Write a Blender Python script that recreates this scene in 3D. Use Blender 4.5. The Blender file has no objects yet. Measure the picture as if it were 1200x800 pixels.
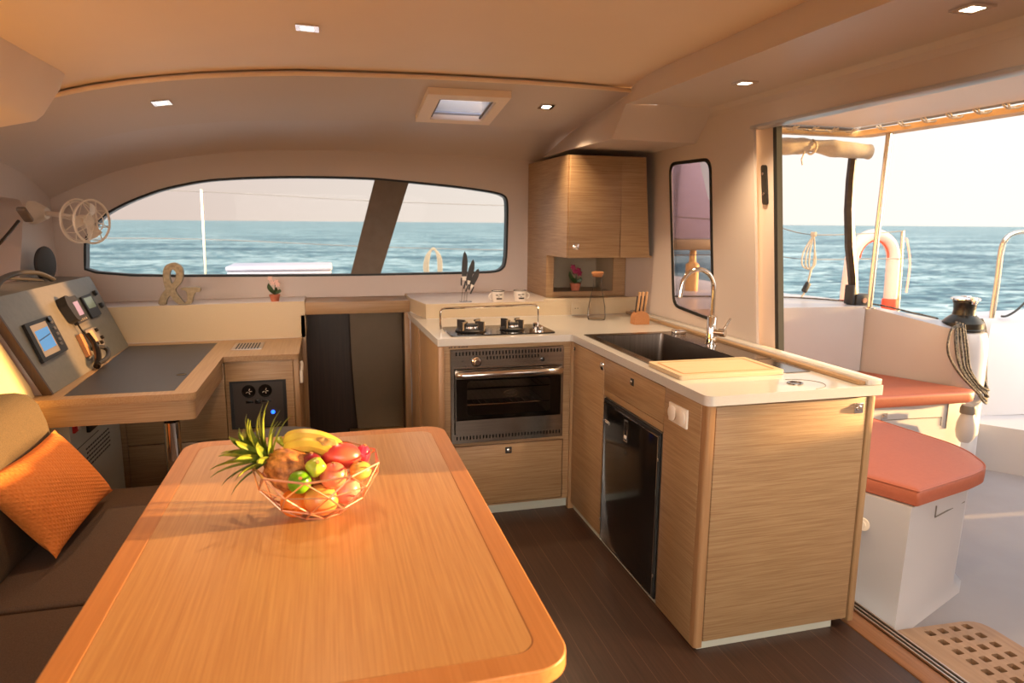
import bpy, bmesh, math, random
from mathutils import Vector, Matrix, Quaternion
random.seed(7)
SC = bpy.context.scene
COL = SC.collection
PI = math.pi

# ------------------------------------------------------------------ camera, world, sun, exposure
def cam_axes(yaw, pitch, roll):
    f = Vector((math.sin(yaw)*math.cos(pitch), math.cos(yaw)*math.cos(pitch), -math.sin(pitch)))
    r = Vector((math.cos(yaw), -math.sin(yaw), 0)); u = r.cross(f)
    c, s = math.cos(roll), math.sin(roll)
    return c*r+s*u, -s*r+c*u, f
cd = bpy.data.cameras.new('camera'); cam = bpy.data.objects.new('camera', cd); COL.objects.link(cam)
r_, u_, f_ = cam_axes(0.262893, 0.1726, 0.007656)
M = Matrix(((r_.x, u_.x, -f_.x), (r_.y, u_.y, -f_.y), (r_.z, u_.z, -f_.z))).to_4x4()
M.translation = (0, 0, 1.5)
cam.matrix_world = M
cd.sensor_width = 36; cd.lens = 797.95/1200*36
cd.clip_start = 0.05; cd.clip_end = 30000
cd.dof.use_dof = True; cd.dof.focus_distance = 2.7; cd.dof.aperture_fstop = 3.2
SC.camera = cam

SC.view_settings.view_transform = 'Standard'
SC.view_settings.look = 'None'
SC.view_settings.gamma = 1
SC.view_settings.use_curve_mapping = False
SC.view_settings.exposure = 1.34
SC.cycles.use_denoising = True
SC.cycles.max_bounces = 10
SC.cycles.diffuse_bounces = 6
SC.cycles.sample_clamp_indirect = 6
SC.cycles.caustics_reflective = False

def lin(c):
    return tuple(((x/255)/12.92 if x/255 <= .04045 else ((x/255+.055)/1.055)**2.4) for x in c)
GLOW_SUN = (2.7, 2.5, 2.3); GLOW_AFT = (13, 11.7, 10); ZENITH = (.35, .6, .9)
W = bpy.data.worlds.new('sky'); SC.world = W; W.use_nodes = True
nt = W.node_tree; nt.nodes.clear()
def N(nt, t, **k):
    n = nt.nodes.new(t)
    for a, b in k.items(): setattr(n, a, b)
    return n
out = N(nt, 'ShaderNodeOutputWorld'); bg = N(nt, 'ShaderNodeBackground'); bg.inputs[1].default_value = 0.44
tc = N(nt, 'ShaderNodeTexCoord'); sp = N(nt, 'ShaderNodeSeparateXYZ')
nt.links.new(tc.outputs['Generated'], sp.inputs[0])
az = N(nt, 'ShaderNodeMapRange'); az.inputs[1].default_value = -0.3; az.inputs[2].default_value = 0.75
nt.links.new(sp.outputs['X'], az.inputs[0])
hor = N(nt, 'ShaderNodeMix', data_type='RGBA')
hor.inputs[6].default_value = (*lin((226, 200, 188)), 1)
hor.inputs[7].default_value = tuple(1.05*x for x in lin((255, 246, 234)))+(1,)
nt.links.new(az.outputs[0], hor.inputs[0])
up = N(nt, 'ShaderNodeMix', data_type='RGBA')
up.inputs[6].default_value = (*lin((232, 214, 206)), 1)
up.inputs[7].default_value = tuple(1.0*x for x in lin((250, 252, 252)))+(1,)
nt.links.new(az.outputs[0], up.inputs[0])
el = N(nt, 'ShaderNodeMapRange'); el.inputs[1].default_value = 0.0; el.inputs[2].default_value = 0.30
nt.links.new(sp.outputs['Z'], el.inputs[0])
mx = N(nt, 'ShaderNodeMix', data_type='RGBA')
nt.links.new(el.outputs[0], mx.inputs[0]); nt.links.new(hor.outputs[2], mx.inputs[6]); nt.links.new(up.outputs[2], mx.inputs[7])
# sunset glow around the sun, and an added sky patch aft filling the cabin
def dotn(v):
    d = N(nt, 'ShaderNodeVectorMath', operation='DOT_PRODUCT'); d.inputs[1].default_value = Vector(v).normalized()
    nt.links.new(tc.outputs['Generated'], d.inputs[0]); return d
def glow(v, a, b, col, prev):
    m = N(nt, 'ShaderNodeMapRange', interpolation_type='SMOOTHSTEP'); m.inputs[1].default_value = a; m.inputs[2].default_value = b
    nt.links.new(dotn(v).outputs['Value'], m.inputs[0])
    x = N(nt, 'ShaderNodeMix', data_type='RGBA', blend_type='ADD'); x.inputs[7].default_value = (*col, 1)
    nt.links.new(m.outputs[0], x.inputs[0]); nt.links.new(prev, x.inputs[6]); return x.outputs[2]
o_ = glow((1, -.35, .08), .66, 1.0, GLOW_SUN, mx.outputs[2])
o_ = glow((-.7, -1, .2), .45, .97, GLOW_AFT, o_)
o_ = glow((0, 0, 1), .4, .9, ZENITH, o_)
nt.links.new(o_, bg.inputs[0]); nt.links.new(bg.outputs[0], out.inputs[0])

sd = bpy.data.lights.new('sun', 'SUN'); sun = bpy.data.objects.new('sun', sd); COL.objects.link(sun)
sd.energy = 8.2; sd.color = (1.0, 0.60, 0.23); sd.angle = math.radians(1.6)
SUN_EL = math.radians(5.6)
ld = Vector((-1, 0.105, -math.tan(SUN_EL))).normalized()
sun.rotation_mode = 'QUATERNION'; sun.rotation_quaternion = ld.to_track_quat('-Z', 'Y')
sun.location = (12, -1, 4)

# ------------------------------------------------------------------ materials
def mat(name, col, rough=.5, metal=0, spec=.5, emit=None, es=0, trans=0, coat=0, alpha=1):
    m = bpy.data.materials.new(name); m.use_nodes = True
    b = m.node_tree.nodes['Principled BSDF']
    c = lin(col)
    b.inputs['Base Color'].default_value = (*c, 1)
    b.inputs['Roughness'].default_value = rough; b.inputs['Metallic'].default_value = metal
    b.inputs['Specular IOR Level'].default_value = spec
    b.inputs['Transmission Weight'].default_value = trans
    b.inputs['Coat Weight'].default_value = coat
    b.inputs['Alpha'].default_value = alpha
    if emit:
        b.inputs['Emission Color'].default_value = (*lin(emit), 1); b.inputs['Emission Strength'].default_value = es
    return m
def noisy(name, col, col2, scale, rough=.5, detail=6, bump=0, metal=0, coat=0, rot=None, lo=.3, hi=.7, spec=.5):
    """two colours mixed by a stretched noise; bump follows it"""
    m = mat(name, col, rough, metal, spec, coat=coat); nt = m.node_tree; b = nt.nodes['Principled BSDF']
    tc = N(nt, 'ShaderNodeTexCoord'); mp = N(nt, 'ShaderNodeMapping'); mp.inputs['Scale'].default_value = scale
    if rot: mp.inputs['Rotation'].default_value = rot
    no = N(nt, 'ShaderNodeTexNoise'); no.inputs['Scale'].default_value = 1; no.inputs['Detail'].default_value = detail
    no.inputs['Roughness'].default_value = .6
    mr = N(nt, 'ShaderNodeMapRange'); mr.inputs[1].default_value = lo; mr.inputs[2].default_value = hi
    mi = N(nt, 'ShaderNodeMix', data_type='RGBA')
    mi.inputs[6].default_value = (*lin(col), 1); mi.inputs[7].default_value = (*lin(col2), 1)
    nt.links.new(tc.outputs['Object'], mp.inputs[0]); nt.links.new(mp.outputs[0], no.inputs['Vector'])
    nt.links.new(no.outputs[0], mr.inputs[0]); nt.links.new(mr.outputs[0], mi.inputs[0])
    nt.links.new(mi.outputs[2], b.inputs['Base Color'])
    if bump:
        bu = N(nt, 'ShaderNodeBump'); bu.inputs['Strength'].default_value = bump; bu.inputs['Distance'].default_value = .002
        nt.links.new(no.outputs[0], bu.inputs['Height']); nt.links.new(bu.outputs[0], b.inputs['Normal'])
    return m
OAK, OAK2 = (172, 140, 102), (148, 114, 79)
oakH = noisy('oak_horizontal', OAK, OAK2, (5, 5, 200), .42, bump=.3, lo=.36, hi=.64)
oakV = noisy('oak_vertical', OAK, OAK2, (160, 160, 3), .42, bump=.2)
oakX = noisy('oak_along_x', OAK, OAK2, (3, 160, 160), .42, bump=.2)
oakY = noisy('oak_along_y', OAK, OAK2, (160, 3, 160), .36, bump=.15)
tableM = noisy('table_veneer', (204, 156, 102), (182, 130, 79), (150, 3, 150), .30, bump=.10)
cherry = noisy('table_edge', (196, 134, 80), (180, 118, 66), (120, 3, 120), .4, bump=.1)
cherryX = noisy('solid_oak_edge', (196, 138, 82), (176, 116, 62), (3, 100, 100), .38, bump=.1)
postM = noisy('solid_post', (172, 134, 96), (152, 112, 74), (60, 60, 2), .4)
cream = noisy('gelcoat_cream', (212, 198, 188), (207, 193, 183), (1, 1, 1), .38, detail=2)
white = noisy('gelcoat_white', (186, 184, 186), (180, 178, 180), (2, 2, 2), .3, detail=2)
headl = noisy('headliner', (218, 204, 192), (212, 198, 186), (300, 300, 300), .85)
ceilM = noisy('ceiling_liner', (250, 228, 200), (247, 224, 196), (2, 2, 2), .6)
corian = noisy('solid_surface', (202, 198, 192), (196, 192, 186), (300, 300, 300), .12, spec=.5)
corianW = noisy('upstand_surface', (208, 188, 154), (202, 182, 148), (200, 200, 200), .4)
brown = noisy('brown_fabric', (98, 76, 60), (76, 57, 45), (260, 260, 260), .95, bump=.6)
terracotta = noisy('terracotta_vinyl', (170, 94, 68), (164, 88, 62), (60, 60, 60), .5, bump=.05)
steel = noisy('brushed_steel', (158, 146, 134), (132, 120, 110), (2, 2, 220), .22, metal=1)
steelS = noisy('sink_steel', (150, 140, 132), (128, 118, 112), (120, 3, 3), .3, metal=1)
chrome = mat('chrome', (230, 225, 220), .08, 1)
ssteel = mat('stainless_tube', (196, 186, 172), .22, 1)
wireD = mat('wire_dull', (112, 104, 98), .6, .3)
black = mat('black_gloss', (22, 20, 20), .12)
blackM = noisy('black_matt', (36, 34, 34), (28, 27, 27), (60, 60, 60), .55)
rubber = mat('gasket_rubber', (18, 22, 22), .5)
greyp = noisy('grey_console', (112, 108, 98), (104, 100, 90), (40, 40, 40), .4)
leather = noisy('desk_leather', (58, 56, 60), (50, 48, 53), (90, 90, 90), .42, bump=.2)
taupe = noisy('taupe_panel', (132, 112, 88), (126, 106, 82), (6, 6, 6), .6)
mullM = noisy('mullion_taupe', (112, 96, 78), (104, 88, 70), (20, 20, 20), .5)
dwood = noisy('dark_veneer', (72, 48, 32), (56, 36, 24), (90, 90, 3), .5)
socketM = mat('socket_white', (236, 226, 212), .35)
fanM = mat('fan_plastic', (236, 224, 206), .4)
applM = noisy('appliance_white', (196, 196, 182), (190, 190, 176), (8, 8, 8), .4)
purple = mat('purple_curtain', (74, 30, 66), .9)
orangeM = noisy('orange_cloth', (232, 136, 60), (218, 118, 46), (110, 110, 110), .9, bump=.4)
teak = noisy('teak', (168, 138, 110), (146, 116, 90), (60, 4, 60), .6, bump=.2)
teakT = noisy('threshold_wood', (158, 110, 72), (130, 86, 52), (90, 4, 90), .45, bump=.2)
alu = mat('aluminium', (196, 184, 172), .3, 1)
canvas = noisy('canvas', (190, 176, 154), (178, 162, 138), (90, 90, 90), .85, bump=.3)
sunrim = noisy('awning_rim', (220, 178, 118), (208, 164, 104), (10, 10, 10), .5)
ropeM = noisy('rope_light', (214, 200, 176), (160, 148, 128), (300, 300, 300), .9, bump=.5)
knifeM = mat('knife_black', (44, 42, 40), .4)
wireM = mat('copper_wire', (226, 170, 140), .3, .8)
zinc = noisy('galvanised', (166, 150, 122), (126, 112, 88), (60, 60, 60), .45, metal=.6)
terra = noisy('terracotta_pot', (196, 120, 92), (180, 104, 78), (60, 60, 60), .8)
leafM = noisy('leaf', (58, 84, 40), (38, 62, 28), (60, 60, 60), .4)
magenta = mat('magenta_petal', (150, 20, 78), .6)
pinkp = mat('pink_petal', (236, 198, 188), .6)
cork = noisy('cork', (190, 134, 88), (160, 104, 62), (200, 200, 200), .85)
enamel = mat('enamel_white', (238, 232, 222), .25)
darkmark = mat('dark_print', (52, 46, 42), .6)
boardM = noisy('cutting_board', (204, 184, 154), (194, 172, 138), (3, 120, 120), .5)
greyrub = mat('grey_rubber', (110, 104, 98), .6)
redM = mat('red_plastic', (214, 40, 34), .5)
orangered = mat('orange_red_foam', (240, 78, 52), .7)
sleeve = mat('pale_vinyl', (232, 196, 180), .35, alpha=.7)
lensM = mat('lamp_lens', (255, 240, 220), .4, emit=(255, 236, 206), es=9)
screenM = mat('screen_map', (60, 120, 180), .2, emit=(92, 160, 214), es=.22)
screenT = mat('screen_land', (180, 150, 110), .2, emit=(190, 150, 108), es=.08)
lcdM = mat('lcd_violet', (128, 112, 150), .2, emit=(206, 190, 220), es=.02)
blueled = mat('blue_led', (30, 80, 240), .3, emit=(20, 70, 255), es=3)
hatchM = None
liftM = mat('purple_grey_canvas', (128, 116, 134), .8)

def glass(name, tint=(1, 1, 1), refl=.5):
    m = bpy.data.materials.new(name); m.use_nodes = True; nt = m.node_tree; nt.nodes.clear()
    o = N(nt, 'ShaderNodeOutputMaterial'); t = N(nt, 'ShaderNodeBsdfTransparent'); g = N(nt, 'ShaderNodeBsdfGlossy')
    g.inputs['Roughness'].default_value = .02; t.inputs[0].default_value = (*tint, 1)
    lw = N(nt, 'ShaderNodeLayerWeight'); lw.inputs[0].default_value = .12
    ma = N(nt, 'ShaderNodeMath', operation='MULTIPLY'); ma.inputs[1].default_value = refl
    mx = N(nt, 'ShaderNodeMixShader')
    nt.links.new(lw.outputs['Fresnel'], ma.inputs[0]); nt.links.new(ma.outputs[0], mx.inputs[0])
    nt.links.new(t.outputs[0], mx.inputs[1]); nt.links.new(g.outputs[0], mx.inputs[2]); nt.links.new(mx.outputs[0], o.inputs[0])
    return m
glassM = glass('window_glass', (.93, .95, .95), .5)
hatchM = glass('hatch_acrylic', (.50, .56, .70), .2)
tintM = glass('tinted_glass', (.72, .66, .66), .8)
clearM = glass('drink_glass', (.88, .865, .85), .9)
ovenglass = glass('oven_glass', (.80, .75, .70), .7)

def floor_mat():
    m = noisy('wenge_floor', (74, 50, 38), (50, 33, 25), (110, 3, 1), .36, bump=.12); nt = m.node_tree; b = nt.nodes['Principled BSDF']
    tc = N(nt, 'ShaderNodeTexCoord'); s = N(nt, 'ShaderNodeSeparateXYZ'); nt.links.new(tc.outputs['Object'], s.inputs[0])
    mo = N(nt, 'ShaderNodeMath', operation='MODULO'); mo.inputs[1].default_value = .098
    ad = N(nt, 'ShaderNodeMath', operation='ADD'); ad.inputs[1].default_value = 10
    nt.links.new(s.outputs['X'], ad.inputs[0]); nt.links.new(ad.outputs[0], mo.inputs[0])
    lt = N(nt, 'ShaderNodeMath', operation='LESS_THAN'); lt.inputs[1].default_value = .0022
    nt.links.new(mo.outputs[0], lt.inputs[0])
    src = b.inputs['Base Color'].links[0].from_socket
    mi = N(nt, 'ShaderNodeMix', data_type='RGBA'); mi.inputs[7].default_value = (*lin((104, 76, 58)), 1)
    nt.links.new(lt.outputs[0], mi.inputs[0]); nt.links.new(src, mi.inputs[6]); nt.links.new(mi.outputs[2], b.inputs['Base Color'])
    return m
floorM = floor_mat()

def sea_mat():
    m = bpy.data.materials.new('sea_water'); m.use_nodes = True; nt = m.node_tree; b = nt.nodes['Principled BSDF']
    b.inputs['Roughness'].default_value = .22; b.inputs['IOR'].default_value = 1.33
    tc = N(nt, 'ShaderNodeTexCoord')
    def ns(scale, det, dist=0):
        mp = N(nt, 'ShaderNodeMapping'); mp.inputs['Scale'].default_value = scale; mp.inputs['Rotation'].default_value = (0, 0, .3)
        n = N(nt, 'ShaderNodeTexNoise'); n.inputs['Scale'].default_value = 1; n.inputs['Detail'].default_value = det
        n.inputs['Distortion'].default_value = dist
        nt.links.new(tc.outputs['Object'], mp.inputs[0]); nt.links.new(mp.outputs[0], n.inputs['Vector']); return n
    a = ns((.9, 1.6, 1), 9, .8); c = ns((.07, .14, 1), 6, .5)
    ad = N(nt, 'ShaderNodeMath', operation='MULTIPLY_ADD'); ad.inputs[1].default_value = .6
    nt.links.new(a.outputs[0], ad.inputs[0])
    m4 = N(nt, 'ShaderNodeMath', operation='MULTIPLY'); m4.inputs[1].default_value = .4
    nt.links.new(c.outputs[0], m4.inputs[0]); nt.links.new(m4.outputs[0], ad.inputs[2])
    cr = N(nt, 'ShaderNodeValToRGB')
    e = cr.color_ramp.elements; e[0].position = .42; e[0].color = (*lin((32, 64, 80)), 1); e[1].position = .58; e[1].color = (*lin((132, 152, 158)), 1)
    x = e.new(.5); x.color = (*lin((74, 106, 116)), 1)
    nt.links.new(ad.outputs[0], cr.inputs[0]); nt.links.new(cr.outputs[0], b.inputs['Base Color'])
    bu = N(nt, 'ShaderNodeBump'); bu.inputs['Strength'].default_value = .9; bu.inputs['Distance'].default_value = .5
    nt.links.new(ad.outputs[0], bu.inputs['Height']); nt.links.new(bu.outputs[0], b.inputs['Normal'])
    b.inputs['Specular IOR Level'].default_value = .12; b.inputs['Roughness'].default_value = .4
    return m
seaM = sea_mat()

def winchrope():
    return noisy('flecked_rope', (120, 112, 98), (34, 34, 34), (130, 130, 130), .85, detail=1, lo=.45, hi=.55, bump=.3)
fleck = winchrope()

# ------------------------------------------------------------------ mesh helpers
def nb(): return bmesh.new()
def rbox(bm, lo, hi, r=0, seg=2, mtx=None):
    lo = Vector(lo); hi = Vector(hi)
    res = bmesh.ops.create_cube(bm, size=1)
    vs = res['verts']
    for v in vs:
        v.co = Vector(((lo[i]+hi[i])/2 + v.co[i]*(hi[i]-lo[i]) for i in range(3)))
    fs = set(f for v in vs for f in v.link_faces)
    if r > 0:
        es = list(set(e for v in vs for e in v.link_edges))
        r = min(r, .49*min(abs(hi[i]-lo[i]) for i in range(3)))
        o = bmesh.ops.bevel(bm, geom=es, offset=r, segments=seg, affect='EDGES', profile=.5)
        vs = list(set(o['verts']) | set(v for v in vs if v.is_valid))
        vs = list(set(v for f in o['faces'] for v in f.verts) | set(vs))
    if mtx is not None:
        for v in vs: v.co = mtx @ v.co
    return vs
def frames(pts):
    n = len(pts); T = []
    for i in range(n):
        a = pts[max(i-1, 0)]; b = pts[min(i+1, n-1)]
        T.append((b-a).normalized())
    ref = Vector((0, 0, 1)) if abs(T[0].z) < .9 else Vector((1, 0, 0))
    u = T[0].cross(ref).normalized(); out = []
    for i in range(n):
        if i: u = (T[i-1].rotation_difference(T[i]) @ u)
        u = (u - T[i]*u.dot(T[i])).normalized()
        out.append((u, T[i].cross(u).normalized()))
    return out
def tube(bm, pts, r, seg=10, cap=True, closed=False, flat=1.0):
    pts = [Vector(p) for p in pts]
    if closed: pts = pts+[pts[0]]
    fr = frames(pts); rows = []
    for i, p in enumerate(pts):
        rr = r[min(i, len(r)-1)] if isinstance(r, (list, tuple)) else r
        u, v = fr[i]
        rows.append([bm.verts.new(p+u*math.cos(2*PI*k/seg)*rr+v*math.sin(2*PI*k/seg)*rr*flat) for k in range(seg)])
    for a, b in zip(rows, rows[1:]):
        for k in range(seg): bm.faces.new((a[k], a[(k+1) % seg], b[(k+1) % seg], b[k]))
    if cap and not closed:
        bm.faces.new(rows[0][::-1]); bm.faces.new(rows[-1])
def lathe(bm, prof, c, seg=32, axis=(0, 0, 1), start=None):
    """prof: list of (radius, height) along axis from c"""
    ax = Vector(axis).normalized(); q = Vector((0, 0, 1)).rotation_difference(ax); c = Vector(c)
    rows = []
    for r, z in prof:
        if r < 1e-6: rows.append([bm.verts.new(c+q@Vector((0, 0, z)))])
        else: rows.append([bm.verts.new(c+q@Vector((r*math.cos(2*PI*k/seg), r*math.sin(2*PI*k/seg), z))) for k in range(seg)])
    for a, b in zip(rows, rows[1:]):
        for k in range(seg):
            k2 = (k+1) % seg
            if len(a) == 1 and len(b) == 1: continue
            if len(a) == 1: bm.faces.new((a[0], b[k2], b[k]))
            elif len(b) == 1: bm.faces.new((a[k], a[k2], b[0]))
            else: bm.faces.new((a[k], a[k2], b[k2], b[k]))
def cyl(bm, a, b, r, seg=20, r2=None, bev=0):
    a = Vector(a); b = Vector(b); L = (b-a).length; r2 = r if r2 is None else r2
    if bev: pr = [(0, 0), (r-bev, 0), (r, bev), (r2, L-bev), (r2-bev, L), (0, L)]
    else: pr = [(0, 0), (r, 0), (r2, L), (0, L)]
    lathe(bm, pr, a, seg, b-a)
def mp3(plane, u, v, w):
    return Vector((w, u, v)) if plane == 'X' else Vector((u, w, v)) if plane == 'Y' else Vector((u, v, w))
def plate(bm, plane, outline, w0, w1, holes=()):
    """flat plate in a plane normal to X (u=Y,v=Z), Y (u=X,v=Z) or Z (u=X,v=Y), from w0 to w1, with holes.
    w0/w1 may be functions of (u, v)."""
    f0 = w0 if callable(w0) else (lambda u, v: w0); f1 = w1 if callable(w1) else (lambda u, v: w1)
    loops = [outline]+list(holes); A = []; B = []; edges = []
    for lp in loops:
        a = [bm.verts.new(mp3(plane, u, v, f0(u, v))) for u, v in lp]; b = [bm.verts.new(mp3(plane, u, v, f1(u, v))) for u, v in lp]
        A.append(a); B.append(b)
        n = len(a)
        for i in range(n):
            edges.append(bm.edges.new((a[i], a[(i+1) % n])))
            bm.faces.new((a[i], a[(i+1) % n], b[(i+1) % n], b[i]))
    res = bmesh.ops.triangle_fill(bm, use_beauty=True, use_dissolve=False, edges=edges)
    m = {}
    for a, b in zip(A, B):
        for x, y in zip(a, b): m[x] = y
    for f in [g for g in res['geom'] if isinstance(g, bmesh.types.BMFace)]:
        try: bm.faces.new([m[v] for v in reversed(f.verts)])
        except ValueError: pass
def rrect(u0, v0, u1, v1, r, n=6):
    o = []
    for cx, cy, a0 in ((u1-r, v0+r, -90), (u1-r, v1-r, 0), (u0+r, v1-r, 90), (u0+r, v0+r, 180)):
        for k in range(n+1):
            a = math.radians(a0+90*k/n); o.append((cx+r*math.cos(a), cy+r*math.sin(a)))
    return o
def roundpoly(pts, r, n=5):
    """round the corners of a polygon; r number or list"""
    o = []; N_ = len(pts)
    for i, p in enumerate(pts):
        rr = r[i] if isinstance(r, (list, tuple)) else r
        p = Vector(p); a = Vector(pts[i-1])-p; b = Vector(pts[(i+1) % N_])-p
        if rr <= 0: o.append(tuple(p)); continue
        d = min(rr, a.length*.45, b.length*.45)
        A = p+a.normalized()*d; B = p+b.normalized()*d
        for k in range(n+1):
            t = k/n; q = A*(1-t)**2+p*2*t*(1-t)+B*t*t; o.append(tuple(q))
    return o
def crom(pts, n=6, closed=False):
    P = [Vector(p) for p in pts]; o = []; L = len(P)
    for i in range(L if closed else L-1):
        g = (lambda j: P[j % L]) if closed else (lambda j: P[max(0, min(L-1, j))])
        a, b, c, d = g(i-1), g(i), g(i+1), g(i+2)
        for k in range(n):
            t = k/n
            o.append(.5*((2*b)+(c-a)*t+(2*a-5*b+4*c-d)*t*t+(3*b-a-3*c+d)*t**3))
    if not closed: o.append(P[-1])
    return o
def grid(bm, rows, closed=False, skip=()):
    V = [[bm.verts.new(p) for p in r] for r in rows]
    for i in range(len(V)-1):
        m = len(V[i])
        for j in range(m if closed else m-1):
            if (i, j) in skip: continue
            bm.faces.new((V[i][j], V[i][(j+1) % m], V[i+1][(j+1) % m], V[i+1][j]))
    return V
def ball(bm, c, rad, seg=24, rings=14, f=None, mtx=None):
    c = Vector(c); rad = Vector(rad) if not isinstance(rad, (int, float)) else Vector((rad,)*3)
    rows = []
    for i in range(rings+1):
        th = PI*i/rings; row = []
        for k in range(1 if i in (0, rings) else seg):
            ph = 2*PI*k/seg
            d = Vector((math.sin(th)*math.cos(ph), math.sin(th)*math.sin(ph), math.cos(th)))
            s = f(d, th, ph) if f else 1
            p = Vector((d.x*rad.x, d.y*rad.y, d.z*rad.z))*s
            if mtx is not None: p = mtx @ p
            row.append(bm.verts.new(c+p))
        rows.append(row)
    for a, b in zip(rows, rows[1:]):
        for k in range(seg):
            k2 = (k+1) % seg
            if len(a) == 1: bm.faces.new((a[0], b[k], b[k2]))
            elif len(b) == 1: bm.faces.new((a[k2], a[k], b[0]))
            else: bm.faces.new((a[k], b[k], b[k2], a[k2]))

def build(name, bm, m, parent=None, ang=35, sub=0):
    """link the bmesh (world coordinates) as one object; origin at the parent's, or at its own base"""
    bmesh.ops.remove_doubles(bm, verts=bm.verts, dist=1e-6)
    bmesh.ops.recalc_face_normals(bm, faces=bm.faces)
    me = bpy.data.meshes.new(name); o = bpy.data.objects.new(name, me); COL.objects.link(o)
    if parent is not None:
        off = Vector(parent.get('_w', parent.location)); o.parent = parent
        o['_w'] = tuple(off)
    else:
        xs = [v.co for v in bm.verts]
        off = Vector((sum((max(p[i] for p in xs), min(p[i] for p in xs)))/2 for i in range(3)))
        off.z = min(p.z for p in xs); o.location = off
        o['_w'] = tuple(off)
    for v in bm.verts: v.co -= off
    bm.to_mesh(me); bm.free()
    for p in me.polygons: p.use_smooth = True
    me.set_sharp_from_angle(angle=math.radians(ang))
    if m is not None: me.materials.append(m)
    if sub:
        md = o.modifiers.new('sub', 'SUBSURF'); md.levels = sub; md.render_levels = sub
    return o
def tag(o, label, cat, group=None, kind=None):
    o['label'] = label; o['category'] = cat
    if group: o['group'] = group
    if kind: o['kind'] = kind
    return o
def thing(name, label, cat, loc, group=None):
    o = bpy.data.objects.new(name, None); COL.objects.link(o); o.location = loc; o.empty_display_size = .05
    o['_w'] = tuple(loc)
    return tag(o, label, cat, group)
def struct(name, bm, m, parent=None, ang=35):
    o = build(name, bm, m, parent, ang)
    if parent is None: o['kind'] = 'structure'
    return o
def dup(root, loc, label=None, rot=None):
    r = root.copy(); COL.objects.link(r); r.location = loc
    if rot is not None: r.rotation_euler = rot
    if label: r['label'] = label
    for ch in list(root.children):
        c = ch.copy(); COL.objects.link(c); c.parent = r
        for g in list(ch.children):
            d = g.copy(); COL.objects.link(d); d.parent = c
    return r
def B(lo, hi, r=0, seg=2, mtx=None):
    bm = nb(); rbox(bm, lo, hi, r, seg, mtx); return bm

# ================================================================== SETTING
# sea
bm = nb()
rings = [0, 6, 20, 60, 200, 800, 3000, 12000]
rows = [[Vector((r*math.cos(2*PI*k/48), r*math.sin(2*PI*k/48), -1.15)) for k in range(48)] for r in rings[1:]]
grid(bm, rows, closed=True)
sea = build('sea', bm, seaM); sea['kind'] = 'structure'

# floor
struct('floor', B((-1.6, -1.6, -.03), (1.86, 5.3, 0)), floorM)

def interp(tab, x):
    if x <= tab[0][0]:
        (x0, z0), (x1, z1) = tab[0], tab[1]
    elif x >= tab[-1][0]:
        (x0, z0), (x1, z1) = tab[-2], tab[-1]
    else:
        for (x0, z0), (x1, z1) in zip(tab, tab[1:]):
            if x0 <= x <= x1: break
    return z0+(z1-z0)*(x-x0)/(x1-x0)
def smooth(tab):
    xs = [t[0] for t in tab]
    def f(x):
        return sum(interp(tab, x+d) for d in (-.12, -.06, 0, .06, .12))/5
    return f
C0 = smooth([(-1.6, 1.83), (-1.3, 1.94), (-1.066, 2.014), (-.868, 2.063), (-.549, 2.113), (-.144, 2.151), (.423, 2.169), (.772, 2.174), (1.171, 2.173), (1.53, 2.163)])
C1 = smooth([(-1.62, 1.72), (-1.551, 1.766), (-1.386, 1.843), (-1.158, 1.925), (-.847, 1.994), (-.525, 2.034), (-.191, 2.054), (.101, 2.066), (.508, 2.075), (.942, 2.074), (1.474, 2.056)])
CW = smooth([(-1.65, 1.56), (-1.535, 1.626), (-1.387, 1.702), (-1.126, 1.811), (-.772, 1.886), (-.406, 1.928), (.105, 1.945), (.559, 1.944), (1.044, 1.932), (1.41, 1.91)])
XS = [-1.6, -1.5, -1.4, -1.3, -1.2, -1.1, -.95, -.8, -.65, -.5, -.3, -.1, .1, .3, .46, .56, .89, .98, 1.1, 1.2, 1.3, 1.4, 1.47]
# main ceiling
XS0 = XS; XS = XS[:-1]+[1.56]
bm = nb()
rows = [[Vector((x, y, C0(x)+.03)) for x in XS] for y in (-1.6, 0, 1.5, 3.0, 3.5)]
rows.append([Vector((x, 3.54, C0(x)+.028)) for x in XS]); rows.append([Vector((x, 3.545, C0(x)+.005)) for x in XS])
grid(bm, rows)
rows = [[Vector((x, y, C0(x)+.07)) for x in XS] for y in (-1.6, 3.6)]
grid(bm, rows)
struct('ceiling', bm, ceilM); XS = XS0
# headliner panel (between the gap and the windscreen cove) with the hatch opening
XR0, XR1 = 1.565, 1.51
ys = [3.4, 3.56, 3.96, 4.15]
def pz(x, y):
    t = (y-3.4)/.75; return C0(x)*(1-t)+C1(x)*t
def px(x, y):
    t = (y-3.4)/.75; e = XR0*(1-t)+XR1*t
    return x*e/1.47 if x > 1.0 else x
bm = nb()
hc = (1, XS.index(.56))
rowsb = [[Vector((px(x, y), y, pz(x, y))) for x in XS] for y in ys]
grid(bm, rowsb, skip={hc})
rowst = [[p+Vector((0, 0, .022)) for p in r] for r in rowsb]
grid(bm, rowst, skip={hc})
grid(bm, [rowsb[0], rowst[0]]); grid(bm, [rowsb[-1], rowst[-1]])
grid(bm, [[r[-1] for r in rowsb], [r[-1] for r in rowst]])
struct('trim_1', bm, headl)
# pale lip along the panel's rear edge
bm = nb(); tube(bm, [Vector((px(x, 3.4), 3.398, C0(x)+.008)) for x in XS], .009, 8)
struct('trim_2', bm, ceilM)
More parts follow.
